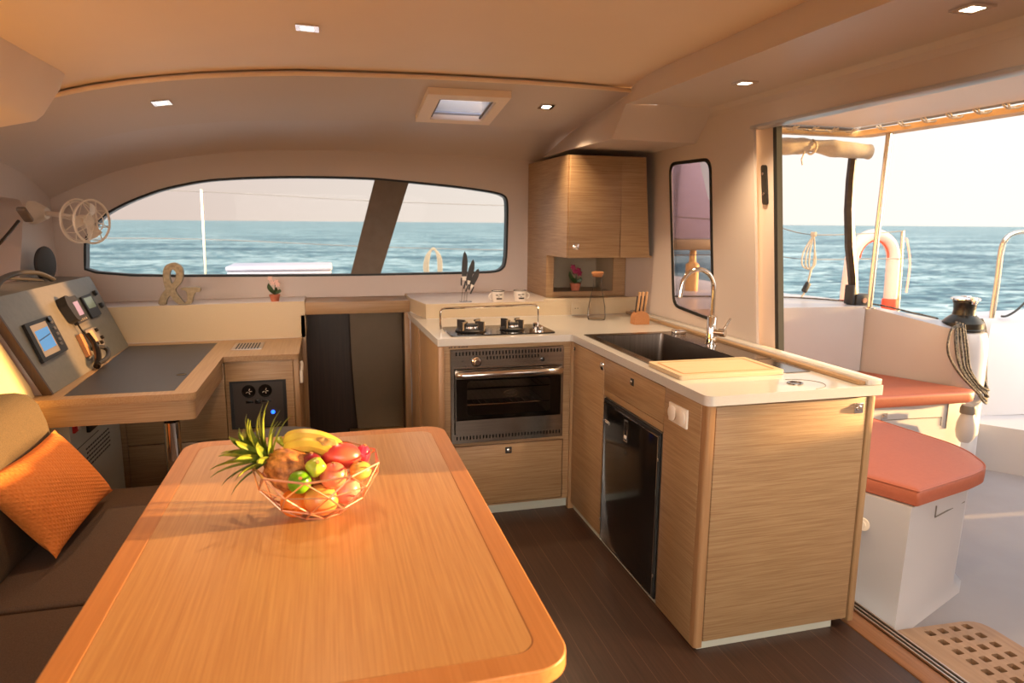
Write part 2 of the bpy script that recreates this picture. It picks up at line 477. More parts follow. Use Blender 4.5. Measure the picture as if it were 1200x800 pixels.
# cove above windscreen
bm = nb(); rows = []
for k in range(7):
    t = k/6; y = 4.15+.45*t
    bulge = .018*math.sin(PI*t)
    rows.append([Vector((px(x, 4.15) if x > 1.3 else x, y, C1(x)*(1-t)+CW(x)*t+bulge)) for x in XS])
grid(bm, rows)
rows2 = [[p+Vector((0, .02, .05)) for p in r] for r in rows]; grid(bm, rows2)
struct('trim_3', bm, headl if False else cream)

# front wall with windscreen opening
WIN = [(-1.413, 1.158), (-1.405, 1.30), (-1.395, 1.385), (-1.362, 1.436), (-1.286, 1.531), (-1.142, 1.613), (-.951, 1.691), (-.71, 1.747), (-.464, 1.768), (-.212, 1.779), (.047, 1.783), (.303, 1.781), (.534, 1.765), (.875, 1.739), (1.14, 1.705), (1.201, 1.672), (1.206, 1.563), (1.199, 1.213), (1.15, 1.163), (1.051, 1.153), (.132, 1.146)]
def chaikin(p, n=2):
    for _ in range(n):
        o = []
        for i in range(len(p)):
            a = Vector(p[i]); b = Vector(p[(i+1) % len(p)]); o += [tuple(a*.8+b*.2), tuple(a*.2+b*.8)]
        p = o
    return p
WINs = chaikin(WIN)
top = [(x, CW(x)+.03) for x in [1.62, 1.41, 1.2, 1.0, .8, .5, .2, -.1, -.4, -.7, -.95, -1.15, -1.3, -1.45, -1.55, -1.62]]
outl = [(-1.62, .95), (1.898, .95), (1.898, 2.05)]+top
bm = nb(); plate(bm, 'Y', outl, 4.60, 4.66, [WINs])
struct('wall_front', bm, cream)
def scale2(p, s, d):
    c = Vector((sum(q[0] for q in p)/len(p), sum(q[1] for q in p)/len(p)))
    o = []
    n = len(p)
    for i in range(n):
        a = Vector(p[i-1]); b = Vector(p[(i+1) % n]); t = (b-a).normalized(); nn = Vector((t.y, -t.x))
        if nn.dot(Vector(p[i])-c) > 0: nn = -nn
        o.append(tuple(Vector(p[i])+nn*d))
    return o
inner = scale2(WINs, 1, .013)
w1 = bpy.data.objects.new('window_1', None); COL.objects.link(w1); w1.location = (0, 4.62, 1.14); w1['kind'] = 'structure'; w1['_w'] = (0, 4.62, 1.14)
bm = nb(); plate(bm, 'Y', WINs, 4.596, 4.665, [inner]); build('gasket', bm, rubber, w1)
bm = nb(); plate(bm, 'Y', [(x, z) for x, z in inner], 4.625, 4.633); build('pane', bm, glassM, w1)
bm = nb(); plate(bm, 'Y', [(.310, 1.770), (.528, 1.754), (.331, 1.158), (.138, 1.158)], 4.60, 4.622); build('mullion', bm, mullM, w1)

# left wall (hull side) with recessed side window
rec = roundpoly([(.6, 1.14), (4.05, 1.14), (4.24, 1.60), (.6, 1.70)], [.02, .12, .1, .02])
bm = nb(); plate(bm, 'X', [(-1.6, 0), (4.66, 0), (4.66, 1.64), (4.15, 1.80), (3.4, 1.95), (-1.6, 1.95)], -1.75, -1.55, [rec])
struct('wall_left', bm, cream)
w3 = bpy.data.objects.new('window_3', None); COL.objects.link(w3); w3.location = (-1.77, 2.5, 1.1); w3['kind'] = 'structure'; w3['_w'] = (-1.77, 2.5, 1.1)
hole = rrect(.7, 1.2, 3.92, 1.62, .06)
bm = nb(); plate(bm, 'X', [(.5, 1.05), (4.3, 1.05), (4.3, 1.75), (.5, 1.75)], -1.79, -1.755, [hole]); build('window_frame', bm, white, w3)
bm = nb(); plate(bm, 'X', hole, -1.775, -1.77); build('pane', bm, tintM, w3)
# curtain at the window's forward end
bm = nb(); grid(bm, [[Vector((-1.735+.012*math.sin(k*1.3), 3.72+.018*k, z)) for k in range(14)] for z in (1.16, 1.4, 1.66)])
grid(bm, [[Vector((-1.728+.012*math.sin(k*1.3), 3.72+.018*k, z)) for k in range(14)] for z in (1.16, 1.4, 1.66)])
tag(build('curtain', bm, purple), 'dark purple curtain edge at the left side window', 'curtain')

# settee liner against the hull side
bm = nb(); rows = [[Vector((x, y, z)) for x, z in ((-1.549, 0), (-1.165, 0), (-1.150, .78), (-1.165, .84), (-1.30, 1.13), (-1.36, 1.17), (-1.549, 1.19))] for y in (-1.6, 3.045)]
grid(bm, rows, closed=True); bm.faces.new([v for v in bm.verts if v.co.y > 3]); struct('trim_4', bm, noisy('gelcoat_sunlit_gold', (206, 182, 136), (200, 176, 130), (3, 3, 3), .6))  # cream gelcoat with the golden sunlight mixed into its colour

# right wall with door and galley window
WR = [(3.631, 1.812), (3.268, 1.838), (3.188, 1.80), (3.085, 1.07), (3.12, 1.02), (3.50, 1.04), (3.52, 1.08)]
WR = [(3.635, 1.845), (3.186, 1.835), (3.07, 1.005), (3.512, 1.035)]
WRs = roundpoly(WR, .07)
DOOR = [(1.28, -.0005), (2.555, -.0005), (2.70, .925), (2.84, 1.937), (1.28, 1.94)]
bm = nb(); plate(bm, 'X', [(-1.6, -.2), (.85, -.2), (.85, 1.94), (2.84, 1.937), (2.70, .925), (2.555, -.2), (4.66, -.2), (4.66, 2.1), (-1.6, 2.1)], 1.90, 1.914, [WRs])
struct('wall_right', bm, cream)
w2 = bpy.data.objects.new('window_2', None); COL.objects.link(w2); w2.location = (1.93, 3.35, 1.0); w2['kind'] = 'structure'; w2['_w'] = (1.93, 3.35, 1.0)
inn = roundpoly([(3.617, 1.827), (3.204, 1.818), (3.09, 1.022), (3.496, 1.05)], .06)
bm = nb(); plate(bm, 'X', WRs, 1.896, 1.904, [inn]); build('gasket', bm, rubber, w2)
bm = nb(); plate(bm, 'X', inn, 1.9045, 1.909); build('pane', bm, tintM, w2)
# sliding door leaf edge, parked behind the wall
d1 = bpy.data.objects.new('door_1', None); COL.objects.link(d1); d1.location = (1.97, 2.7, 0); d1['kind'] = 'structure'; d1['_w'] = (1.97, 2.7, 0)
bm = nb(); plate(bm, 'X', [(2.50, .0), (2.65, .0), (2.79, .925), (2.93, 1.97), (2.78, 1.97), (2.64, .925)], 1.956, 1.985); build('door_stile', bm, cream, d1)
bm = nb(); plate(bm, 'X', [(2.475, .0), (2.50, .0), (2.64, .925), (2.78, 1.97), (2.755, 1.97), (2.615, .925)], 1.956, 1.985); build('seal', bm, rubber, d1)
bm = nb(); plate(bm, 'X', [(2.65, .05), (3.0, .05), (3.05, .9)]+[(3.05, .92), (2.80, .92)], 1.965, 1.972); build('pane', bm, tintM, d1)
bm = nb(); plate(bm, 'X', roundpoly([(2.765, 1.59), (2.80, 1.59), (2.832, 1.77), (2.797, 1.77)], .015), 1.945, 1.957); lk = build('lock', bm, blackM, d1)
for z, y in ((1.64, 2.79), (1.73, 2.806)):
    bm = nb(); cyl(bm, (1.940, y, z), (1.946, y, z), .006, 12); build('screw', bm, chrome, lk)

# back wall with wide aft window behind the viewer
bm = nb(); plate(bm, 'Y', [(-1.75, -.1), (1.95, -.1), (1.95, 2.2), (-1.75, 2.2)], -1.66, -1.6, [rrect(-1.3, .95, 1.5, 1.9, .08)])
struct('wall_back', bm, cream)

# right hand ceiling soffit, its steps, and the facets over the galley
def poly(bm, pts): bm.faces.new([bm.verts.new(p) for p in pts])
bm = nb()
grid(bm, [[Vector(p) for p in r] for r in ([(1.485, -1.6, 2.24), (1.485, 3.05, 2.24), (1.51, 3.25, 2.24), (1.545, 3.42, 2.24)], [(1.485, -1.6, 2.19), (1.485, 3.05, 2.185), (1.51, 3.25, 2.178), (1.540, 3.40, 2.163)],
                                              [(1.466, -1.6, 2.10), (1.458, 3.05, 2.10), (1.455, 3.15, 2.10), (1.450, 3.23, 2.09)], [(1.464, -1.6, 2.082), (1.454, 3.05, 2.082), (1.450, 3.15, 2.081), (1.44, 3.235, 2.078)])])
poly(bm, [(1.464, -1.6, 2.082), (1.454, 3.05, 2.082), (1.450, 3.15, 2.081), (1.44, 3.235, 2.078), (1.6, 3.21, 2.08), (1.6, -1.6, 2.08)])
rows = [[Vector((1.6, y, 2.08)), Vector((1.85, y, 2.08)), Vector((1.878, y, 2.074)), Vector((1.895, y, 2.055)), Vector((1.9, y, 2.03))] for y in (-1.6, 3.186)]
rows[1] = [v+Vector((0, .06, 0)) for v in rows[1]]
grid(bm, rows)
# slope facing the viewer and lower soffit
poly(bm, [(1.44, 3.235, 2.08), (1.408, 3.317, 1.92), (1.9, 3.345, 1.92), (1.9, 3.186, 2.08)])
poly(bm, [(1.408, 3.317, 1.92), (1.376, 3.796, 1.92), (1.376, 4.6, 1.92), (1.9, 4.6, 1.92), (1.9, 3.345, 1.92)])
# side cheek from the lower soffit up to the headliner panel
poly(bm, [(1.408, 3.317, 1.92), (1.44, 3.235, 2.078), (1.450, 3.23, 2.09), (1.540, 3.40, 2.163), (1.485, 4.15, 2.056), (1.376, 3.796, 1.92)])
poly(bm, [(1.376, 3.796, 1.92), (1.485, 4.15, 2.056), (1.42, 4.6, 1.92), (1.37, 4.6, 1.90)])
poly(bm, [(1.40, 3.0, 2.25), (2.0, 3.0, 2.25), (2.0, 4.7, 2.25), (1.40, 4.7, 2.25)])
poly(bm, [(1.40, -1.6, 2.25), (2.0, -1.6, 2.25), (2.0, 3.0, 2.25), (1.40, 3.0, 2.25)])
struct('trim_5', bm, cream, ang=25)
# door head moulding
struct('trim_6', B((1.885, .85, 1.930), (1.955, 2.85, 1.945), .004), white)

# ceiling locker, upper left
bm = nb()
sec = [(-.965, 2.09), (-.995, 2.01), (-1.065, 1.905), (-1.095, 1.88), (-1.225, 1.85), (-1.5, 1.79), (-1.549, 1.80), (-1.549, 1.93)]
rows = []
for y, s in ((-1.2, 1), (3.14, 1), (3.19, .985), (3.21, .95)):
    rows.append([Vector((-1.25+(x+1.25)*s, y, 1.95+(z-1.95)*s)) for x, z in sec])
grid(bm, rows, closed=True); poly(bm, [tuple(p) for p in rows[-1]])
ol = tag(build('overhead_locker', bm, ceilM, ang=40), 'cream overhead locker along the ceiling at upper left', 'locker')
bm = nb()
for k in range(3): rbox(bm, (-1.22-.02*k, 2.55, 1.842-.006*k), (-1.212-.02*k, 2.95, 1.852-.006*k))
build('vent_grille', bm, headl, ol)

# ledges / upstands
def ledge_prism(bm, pts, z0, z1):
    plate(bm, 'Z', pts, z0, z1)
bm = nb(); plate(bm, 'Z', [(-1.549, 4.30), (-.15, 4.30), (-.15, 4.599), (-1.549, 4.599)], .80, lambda u, v: 1.0200+.012*(u+.15))
struct('trim_7', bm, corianW)
bm = nb(); plate(bm, 'Z', [(-1.549, 4.306), (-.152, 4.306), (-.152, 4.599), (-1.549, 4.599)], lambda u, v: 1.0203+.012*(u+.15), lambda u, v: 1.0215+.012*(u+.15)); struct('trim_15', bm, cream)
bm = nb(); plate(bm, 'Z', [(.54, 3.95), (1.90, 3.95), (1.90, 4.599), (.488, 4.599), (.488, 4.30)], .9405, 1.026)
struct('trim_8', bm, corianW)
bm = nb(); plate(bm, 'Z', [(.545, 3.957), (1.343, 3.966), (1.343, 4.599), (.490, 4.599), (.490, 4.30)], 1.0262, 1.0275); struct('trim_16', bm, cream)
struct('trim_17', B((1.265, 3.9505, 1.0263), (1.895, 3.965, 1.043), .001), corianW)
# beam over the companionway recess, its side posts, inner doors
struct('trim_9', B((-.149, 4.30, .938), (.487, 4.599, 1.012), .002), oakX)
struct('trim_10', B((-.178, 4.30, 0), (-.150, 4.36, .937), .002), oakV)
struct('trim_11', B((.452, 4.30, 0), (.487, 4.36, .937), .002), oakV)
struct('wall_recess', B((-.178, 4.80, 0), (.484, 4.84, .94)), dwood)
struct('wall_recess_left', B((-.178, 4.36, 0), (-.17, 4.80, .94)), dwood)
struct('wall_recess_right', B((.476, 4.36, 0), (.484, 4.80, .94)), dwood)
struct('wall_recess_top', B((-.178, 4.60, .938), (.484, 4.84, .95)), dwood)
bm = nb(); plate(bm, 'Y', [(.125, .93), (.128, .6), (.14, .3), (.156, .075), (.475, .075), (.475, .93)], 4.70, 4.73)
dr = struct('door_2', bm, taupe)
struct('trim_12', B((.10, 4.66, 0), (.475, 4.74, .07), .004), oakX)

# threshold and sliding door track
struct('trim_13', B((1.862, .5, -.03), (1.95, 2.65, .004), .003), teakT)
bm = nb()
for x in (1.953, 1.972, 1.992): rbox(bm, (x, .5, -.03), (x+.008, 3.1, .012), .002)
rbox(bm, (1.951, .5, -.1), (2.004, 3.1, -.008))
tr = struct('trim_14', bm, alu)

# cockpit
FZ = -.12
struct('cockpit_floor', B((2.005, -1.6, FZ-.04), (6.5, 3.86, FZ)), noisy('nonslip_sole', (152, 148, 150), (144, 140, 142), (3, 3, 3), .5, bump=.05))
bm = nb()
plate(bm, 'Z', [(1.955, 3.87), (3.56, 3.87), (3.62, 4.7), (1.955, 4.7)], FZ-.04, lambda u, v: .965-.015*(u-2)/1.6)
struct('wall_cockpit_front', bm, white)
bm = nb()
a = [(3.57, 3.875), (3.83, 3.38), (3.92, 3.55), (3.70, 4.35), (3.63, 4.7)]
plate(bm, 'Z', a, FZ-.04, lambda u, v: .95-.10*max(0, (3.88-v))/.5)
struct('wall_cockpit_side', bm, white)
# stern step and coaming wing
bm = nb(); plate(bm, 'Z', [(4.19, 3.47), (4.42, 3.18), (4.9, 2.7), (6.4, 2.7), (6.4, 3.86), (4.25, 3.86)], FZ, .19)
struct('cockpit_step', bm, white)
bm = nb()
rows = []
for z, x0, y0 in ((.19, 4.36, 3.62), (.45, 4.42, 3.68), (.75, 4.50, 3.72), (.825, 4.53, 3.74), (.85, 4.57, 3.77)):
    rows.append([Vector((x0, y0, z)), Vector((6.3, y0-.35, z+.02)), Vector((6.3, 4.1, z+.02)), Vector((x0+.06, 4.1, z))])
grid(bm, rows, closed=True); poly(bm, [tuple(p) for p in rows[-1]]); poly(bm, [tuple(p) for p in rows[0]])
struct('cockpit_coaming', bm, white, ang=50)
struct('wall_cockpit_aft', B((4.35, -1.6, FZ-.04), (4.7, 2.68, 1.03), .05, 3), white)
bm = nb(); grid(bm, [[Vector((1.96+.06*k, -1.64+.02*math.sin(k*1.1), z)) for k in range(60)] for z in (-.1, 1, 2.1)]); struct('light_blocker_canvas', bm, canvas)  # unseen sheet added to keep the aft glow off the cockpit
# foredeck ahead of the windscreen
struct('foredeck', B((-2.6, 4.90, .45), (3.2, 9.5, .58), .02), white)

# ================================================================== GALLEY
def latch(parent, c, nrm, dark=False, s=.017, grp=None):
    """square push latch with a round button; nrm '-X' or '-Y'"""
    x, y, z = c; bm = nb()
    if nrm == '-Y':
        rbox(bm, (x-s, y-.003, z-s), (x+s, y+.004, z+s), .002); o = build('latch', bm, blackM if dark else chrome, parent)
        b2 = nb(); lathe(b2, [(0, 0), (s*.55, 0), (s*.62, .003), (s*.4, .005), (0, .005)], (x, y-.003, z), 16, (0, -1, 0)); build('latch_button', b2, chrome, o)
    else:
        rbox(bm, (x-.003, y-s, z-s), (x+.004, y+s, z+s), .002); o = build('latch', bm, blackM if dark else chrome, parent)
        b2 = nb(); lathe(b2, [(0, 0), (s*.55, 0), (s*.62, .003), (s*.4, .005), (0, .005)], (x-.003, y, z), 16, (-1, 0, 0)); build('latch_button', b2, chrome, o)
    return o

# worktop, one L-shaped piece with the sink opening
SINKH = rrect(1.262, 2.475, 1.665, 3.165, .02)
L = [(.497, 3.235), (1.182, 3.235), (1.19, 3.225), (1.19, 1.955), (1.205, 1.937), (1.895, 1.937), (1.895, 3.949), (.545, 3.949), (.487, 4.295), (.470, 4.295)]
bm = nb(); plate(bm, 'Z', roundpoly(L, [.008, .03, .03, .015, .015, .008, .002, .002, .002, .002]), .905, .940, [SINKH])
wt = tag(build('worktop', bm, corian), 'cream L-shaped galley worktop over the cabinets', 'worktop')
md = wt.modifiers.new('bev', 'BEVEL'); md.width = .004; md.segments = 2; md.limit_method = 'ANGLE'; md.angle_limit = math.radians(60)
build('edge_rim', B((1.832, 1.945, .9405), (1.893, 3.94, .962), .004), corian, wt)
build('inner_strip', B((1.802, 1.955, .9405), (1.832, 3.94, .954), .003), oakY, wt)
bm = nb()
tube(bm, [Vector((1.60+.10*math.cos(a), 2.02+.075*math.sin(a), .9405)) for a in [math.radians(t) for t in range(-80, 100, 12)]], .0012, 6)
build('bin_lid_seam', bm, greyrub, wt)
bm = nb(); lathe(bm, [(.024, 0), (.028, .001), (.028, .004), (.022, .004), (.018, .001), (0, .001)], (1.60, 2.035, .940), 24); build('lid_finger_hole', bm, steel, wt)

# upstand behind the hob etc. is trim_8. --- left galley cabinet (oven housing)
ov = thing('oven_cabinet', 'oak cabinet housing the oven, with a drawer beneath it', 'cabinet', (.85, 3.6, 0))
build('side_panel', B((.500, 3.262, .0), (.520, 3.9395, .902), .002), oakV, ov)
build('back_panel', B((.488, 3.91, .0), (1.88, 3.945, .904)), oakV, ov)
build('filler_strip', B((1.186, 3.234, .0), (1.2175, 3.2625, .902)), oakV, ov)
build('side_panel', B((.4875, 3.9398, .0), (.508, 4.299, .9045), .001), oakV, ov)
bm = nb()
plate(bm, 'Y', [(.500, .055), (1.194, .055), (1.194, .902), (.500, .902)], 3.248, 3.262, [[(.560, .402), (1.148, .402), (1.148, .884), (.560, .884)], [(.562, .062), (1.155, .062), (1.155, .386), (.562, .386)]])
build('front_frame', bm, oakH, ov)
build('corner_post', B((.500, 3.240, .055), (.530, 3.2478, .902), .003), postM, ov)
d = build('drawer', B((.566, 3.245, .066), (1.151, 3.262, .382), .002), oakH, ov); latch(d, (.859, 3.245, .348), '-Y', True)
build('toe_kick', B((.55, 3.275, .0), (1.19, 3.29, .06)), applM, ov)
build('carcass', B((.524, 3.60, .06), (1.19, 3.93, .40)), oakH, ov)
bm = nb()
for k in range(15):
    if k in (3, 6): continue
    rbox(bm, (.553+.0065*k, 3.2465, .892), (.557+.0065*k, 3.2482, .8965+.002*(k % 3)))
build('engraved_lettering', bm, darkmark, ov)

# oven
o = thing('oven', 'stainless built-in oven with dark glass door in the galley', 'oven', (.855, 3.26, .41))
bm = nb()
slots = []
def slotrow(u0, u1, z, h, n):
    for k in range(n):
        u = u0+(u1-u0)*k/(n-1); slots.append([(u-.0035, z-h/2), (u+.0035, z-h/2), (u+.0035, z+h/2), (u-.0035, z+h/2)])
slotrow(.588, 1.128, .863, .018, 33); slotrow(.745, 1.010, .838, .016, 17)
slotrow(.590, 1.130, .432, .018, 33)
plate(bm, 'Y', [(.5615, .404), (1.1465, .404), (1.1465, .882), (.5615, .882)], 3.236, 3.262, slots+[[(.576, .452), (1.137, .452), (1.137, .788), (.576, .788)]])
build('fascia', bm, steel, o)
build('back_plate', B((.565, 3.264, .406), (1.143, 3.27, .45)), blackM, o)
build('back_plate', B((.565, 3.264, .79), (1.143, 3.27, .88)), blackM, o)
bm = nb()
plate(bm, 'Y', [(.580, .455), (1.133, .455), (1.133, .785), (.580, .785)], 3.222, 3.235, [[(.584, .526), (1.129, .526), (1.129, .738), (.584, .738)]])
dd = build('oven_door', bm, steel, o)
build('door_glass', B((.584, 3.223, .526), (1.129, 3.227, .738)), ovenglass, dd)
bm = nb(); plate(bm, 'Y', [(.584, .526), (1.129, .526), (1.129, .738), (.584, .738)], 3.228, 3.231, [rrect(.64, .548, 1.075, .725, .02)])
build('glass_border', bm, black, dd)
bm = nb(); hp = crom([(.592, 3.224, .762), (.600, 3.196, .764), (.66, 3.186, .765), (.86, 3.182, .768), (1.06, 3.186, .765), (1.115, 3.196, .764), (1.123, 3.224, .762)], 5)
tube(bm, hp, .014, 12, flat=1.15); build('handle', bm, chrome, dd)
bm = nb(); tube(bm, [Vector((.862+.036*math.cos(a*PI/12), 3.2215, .655+.016*math.sin(a*PI/12))) for a in range(24)], .0012, 6, closed=True)
for k in range(5): rbox(bm, (.842+.008*k, 3.221, .651), (.846+.008*k, 3.2222, .659))
build('oval_emblem', bm, steel, dd)
# oven cavity with racks
bm = nb()
for lo, hi in (((.60, 3.30, .50), (1.11, 3.68, .51)), ((.60, 3.30, .76), (1.11, 3.68, .77)), ((.60, 3.30, .50), (.61, 3.68, .77)), ((1.10, 3.30, .50), (1.11, 3.68, .77)), ((.60, 3.68, .50), (1.11, 3.69, .77))): rbox(bm, lo, hi)
build('cavity', bm, mat('cavity_enamel', (92, 80, 70), .3), o)
for z in (.58, .665):
    bm = nb()
    for k in range(14): tube(bm, [(.63+.034*k, 3.31, z), (.63+.034*k, 3.66, z)], .0022, 6)
    tube(bm, [(.612, 3.31, z), (1.098, 3.31, z)], .0035, 6); tube(bm, [(.612, 3.66, z), (1.098, 3.66, z)], .0035, 6)
    build('rack', bm, chrome, o)
bm = nb(); lathe(bm, [(0, 0), (.022, 0), (.023, .006), (.017, .012), (.016, .026), (.013, .029), (0, .029)], (.689, 3.236, .822), 24, (0, -1, 0)); kn = build('control_knob', bm, chrome, o)
build('knob_bezel', (lambda b: (lathe(b, [(.026, .0), (.026, .004), (.022, .004)], (.689, 3.2358, .822), 24, (0, -1, 0)), b)[1])(nb()), black, kn)
bm = nb(); lathe(bm, [(0, 0), (.011, 0), (.011, .004), (.004, .006), (0, .006)], (1.032, 3.2358, .818), 20, (0, -1, 0)); build('ignition_button', bm, black, o)
bm = nb()
for x, z in ((.615, .825), (.622, .808), (.632, .796), (.655, .83), (.722, .838)): rbox(bm, (x, 3.2352, z), (x+.01, 3.2362, z+.003))
build('printed_marks', bm, darkmark, o)

# hob
hob = thing('gas_hob', 'black glass two-burner gas hob on the galley worktop', 'hob', (.84, 3.44, .9405))
bm = nb(); plate(bm, 'Z', rrect(.575, 3.290, 1.118, 3.585, .012), .9405, .947); build('glass_plate', bm, black, hob)
def burner(x, y, R):
    bm = nb(); lathe(bm, [(0, 0), (R, 0), (R*1.05, .006), (R*.9, .012), (R*.62, .014), (0, .014)], (x, y, .947), 32); pan = build('drip_ring', bm, blackM, hob)
    bm = nb(); lathe(bm, [(0, .0), (R*.52, 0), (R*.52, .012), (0, .012)], (x, y, .961), 28)
    for k in range(16):
        a = 2*PI*k/16; c, s = math.cos(a), math.sin(a)
        rbox(bm, (-.003, -.002, 0), (.003, .002, .010), mtx=Matrix.Translation((x+R*.54*c, y+R*.54*s, .962)) @ Matrix.Rotation(a, 4, 'Z'))
    build('burner', bm, chrome, hob)
    bm = nb(); lathe(bm, [(0, 0), (R*.56, 0), (R*.55, .006), (0, .008)], (x, y, .974), 28); build('burner_cap', bm, blackM, hob)
    for k in range(4):
        a = PI/4+k*PI/2
        T = Matrix.Translation((x, y, .953)) @ Matrix.Rotation(a, 4, 'Z')
        bm = nb()
        plate(bm, 'Y', [(R*1.06, 0), (R*1.06, .047), (R*.5, .047), (R*.42, .040), (R*.62, .036), (R*.66, .0)], -.0055, .0055)
        for v in bm.verts: v.co = T @ v.co
        bm2 = bm; build('pan_support', bm2, blackM, hob)
burner(.700, 3.425, .078); burner(.925, 3.435, .064)
for (x, y) in ((1.050, 3.345), (1.062, 3.455)):
    bm = nb(); lathe(bm, [(0, 0), (.018, 0), (.018, .004), (.015, .006), (.016, .024), (.014, .026), (0, .026)], (x, y, .947), 24); build('knob', bm, chrome, hob)
bm = nb(); tube(bm, crom([(.562, 3.55, .9405), (.562, 3.55, 1.02), (.566, 3.552, 1.040), (.59, 3.555, 1.050), (.7, 3.56, 1.051), (1.0, 3.585, 1.053), (1.085, 3.59, 1.052), (1.110, 3.592, 1.042), (1.116, 3.593, 1.02), (1.118, 3.593, .9405)], 5), .0055, 10)
tag(build('safety_rail', bm, chrome), 'chrome guard rail arching behind the hob', 'rail')

# tall cupboard in the corner
FX = 1.200
tcab = thing('corner_cupboard', 'oak corner cupboard between the oven and the fridge', 'cabinet', (1.5, 3.1, 0))
d = build('door', B((FX, 2.832, .035), (FX+.018, 3.232, .897), .002), oakH, tcab)
latch(d, (FX, 2.858, .852), '-X'); latch(d, (FX, 3.222, .868), '-X', True, .009)
build('carcass', B((FX+.02, 2.84, .0), (1.88, 3.24, .74)), oakH, tcab)
# fridge housing with drawer
fc = thing('fridge_housing', 'oak housing around the fridge with a drawer above it', 'cabinet', (1.5, 2.5, 0))
d = build('drawer', B((FX, 2.249, .755), (FX+.018, 2.828, .897), .002), oakH, fc); latch(d, (FX, 2.532, .852), '-X', True, .015)
build('rail', B((FX+.001, 2.252, .722), (FX+.018, 2.828, .752), .001), oakH, fc)
build('carcass', B((1.72, 2.26, .0), (1.88, 2.83, .74)), oakH, fc)
fr = thing('fridge', 'black-fronted built-in fridge under the galley drawer', 'fridge', (1.5, 2.54, .02))
build('body', B((FX+.006, 2.256, .022), (1.70, 2.822, .716), .002), alu, fr)
d = build('fridge_door', B((FX-.004, 2.276, .035), (FX+.004, 2.806, .694), .002), black, fr)
bm = nb(); plate(bm, 'X', [(2.262, .028), (2.818, .028), (2.818, .712), (2.262, .712)], FX-.001, FX+.005, [[(2.272, .031), (2.81, .031), (2.81, .700), (2.272, .700)]])
build('door_frame', bm, blackM, fr)
bm = nb(); plate(bm, 'X', [(2.273, .032), (2.809, .032), (2.809, .698), (2.273, .698)], FX-.006, FX-.001, [[(2.2765, .0355), (2.8055, .0355), (2.8055, .6945), (2.2765, .6945)]])
build('chrome_edging', bm, chrome, d)
bm = nb(); plate(bm, 'X', [(2.548, .585), (2.583, .585), (2.583, .678), (2.548, .678)], FX-.007, FX-.003, [[(2.552, .589), (2.579, .589), (2.579, .674), (2.552, .674)]])
h_ = build('fridge_latch', bm, chrome, d)
build('latch_button', B((FX-.010, 2.556, .597), (FX-.004, 2.575, .612), .003), socketM, h_)
bm = nb(); rbox(bm, (FX-.0052, 2.745, .615), (FX-.0038, 2.795, .618)); rbox(bm, (FX-.0052, 2.745, .604), (FX-.0038, 2.748, .618)); rbox(bm, (FX-.0052, 2.76, .607), (FX-.0038, 2.79, .611))
build('badge', bm, socketM, d)
for y in (2.268, 2.812):
    for z in (.60, .12): build('hinge', B((FX-.008, y-.003, z), (FX-.002, y+.003, z+.014), .001), chrome, fr)

# end cabinet of the peninsula
ec = thing('peninsula_cabinet', 'oak cabinet at the near end of the galley peninsula', 'cabinet', (1.55, 2.1, 0))
build('side_panel', B((FX, 1.985, .015), (FX+.018, 2.246, .900), .002), oakH, ec)
bm = nb(); plate(bm, 'Z', roundpoly([(FX+.001, 1.984), (FX+.001, 1.950), (1.232, 1.950), (1.232, 1.984)], [0, .028, 0, 0], 8), .015, .903)
build('corner_post', bm, postM, ec)
d = build('end_door', B((1.237, 1.952, .035), (1.842, 1.972, .897), .002), oakH, ec); latch(d, (1.808, 1.952, .858), '-Y', False, .019)
build('end_post', B((1.849, 1.950, .02), (1.876, 1.99, .900), .004), oakV, ec)
bm = nb(); plate(bm, 'Z', [(1.222, 1.966), (1.79, 1.966), (1.79, 2.0), (1.222, 2.24)], 0, .032); build('toe_kick', bm, applM, ec)
build('carcass', B((FX+.03, 1.976, .036), (1.85, 2.24, .88)), oakH, ec)
build('side_panel', B((1.862, 1.994, .0), (1.88, 2.245, .900), .001), cream, ec)
build('side_panel', B((1.862, 2.26, .75), (1.88, 2.83, .900), .001), cream, fc)
build('toe_kick', B((1.215, 2.25, 0), (1.222, 2.83, .02)), applM, fc)
build('side_panel', B((1.862, 2.84, .75), (1.88, 3.24, .900), .001), cream, tcab)
build('toe_kick', B((1.215, 2.84, 0), (1.2195, 3.23, .035)), applM, tcab)
sk = thing('power_socket', 'white double round power socket on the peninsula side', 'socket', (FX, 2.13, .82))
build('plate', B((FX-.009, 2.066, .788), (FX-.0005, 2.198, .858), .003), socketM, sk)
for y in (2.101, 2.164):
    bm = nb(); lathe(bm, [(.027, 0), (.028, .006), (.025, .008), (0, .008)], (FX-.009, y, .823), 28, (-1, 0, 0)); build('socket_cover', bm, socketM, sk)

# sink
sk = thing('sink', 'square dark stainless sink with steel rim set in the worktop', 'sink', (1.47, 2.82, .74))
bm = nb(); plate(bm, 'Z', rrect(1.236, 2.44, 1.795, 3.20, .008), .9405, .9445, [rrect(1.275, 2.49, 1.655, 3.15, .018)])
build('sink_rim', bm, steel, sk)
bm = nb()
R0 = rrect(1.275, 2.49, 1.655, 3.15, .018); R1 = rrect(1.28, 2.495, 1.65, 3.145, .03); R2 = rrect(1.30, 2.515, 1.63, 3.125, .04)
rows = [[Vector((x, y, .9415)) for x, y in R0], [Vector((x, y, .78)) for x, y in R1], [Vector((x, y, .765)) for x, y in R2]]
grid(bm, rows, closed=True); poly(bm, [tuple(p) for p in rows[-1]]); build('basin', bm, steelS, sk)
bm = nb(); lathe(bm, [(.04, 0), (.04, .003), (.03, .001), (0, .001)], (1.465, 2.82, .7655), 24); build('drain', bm, chrome, sk)
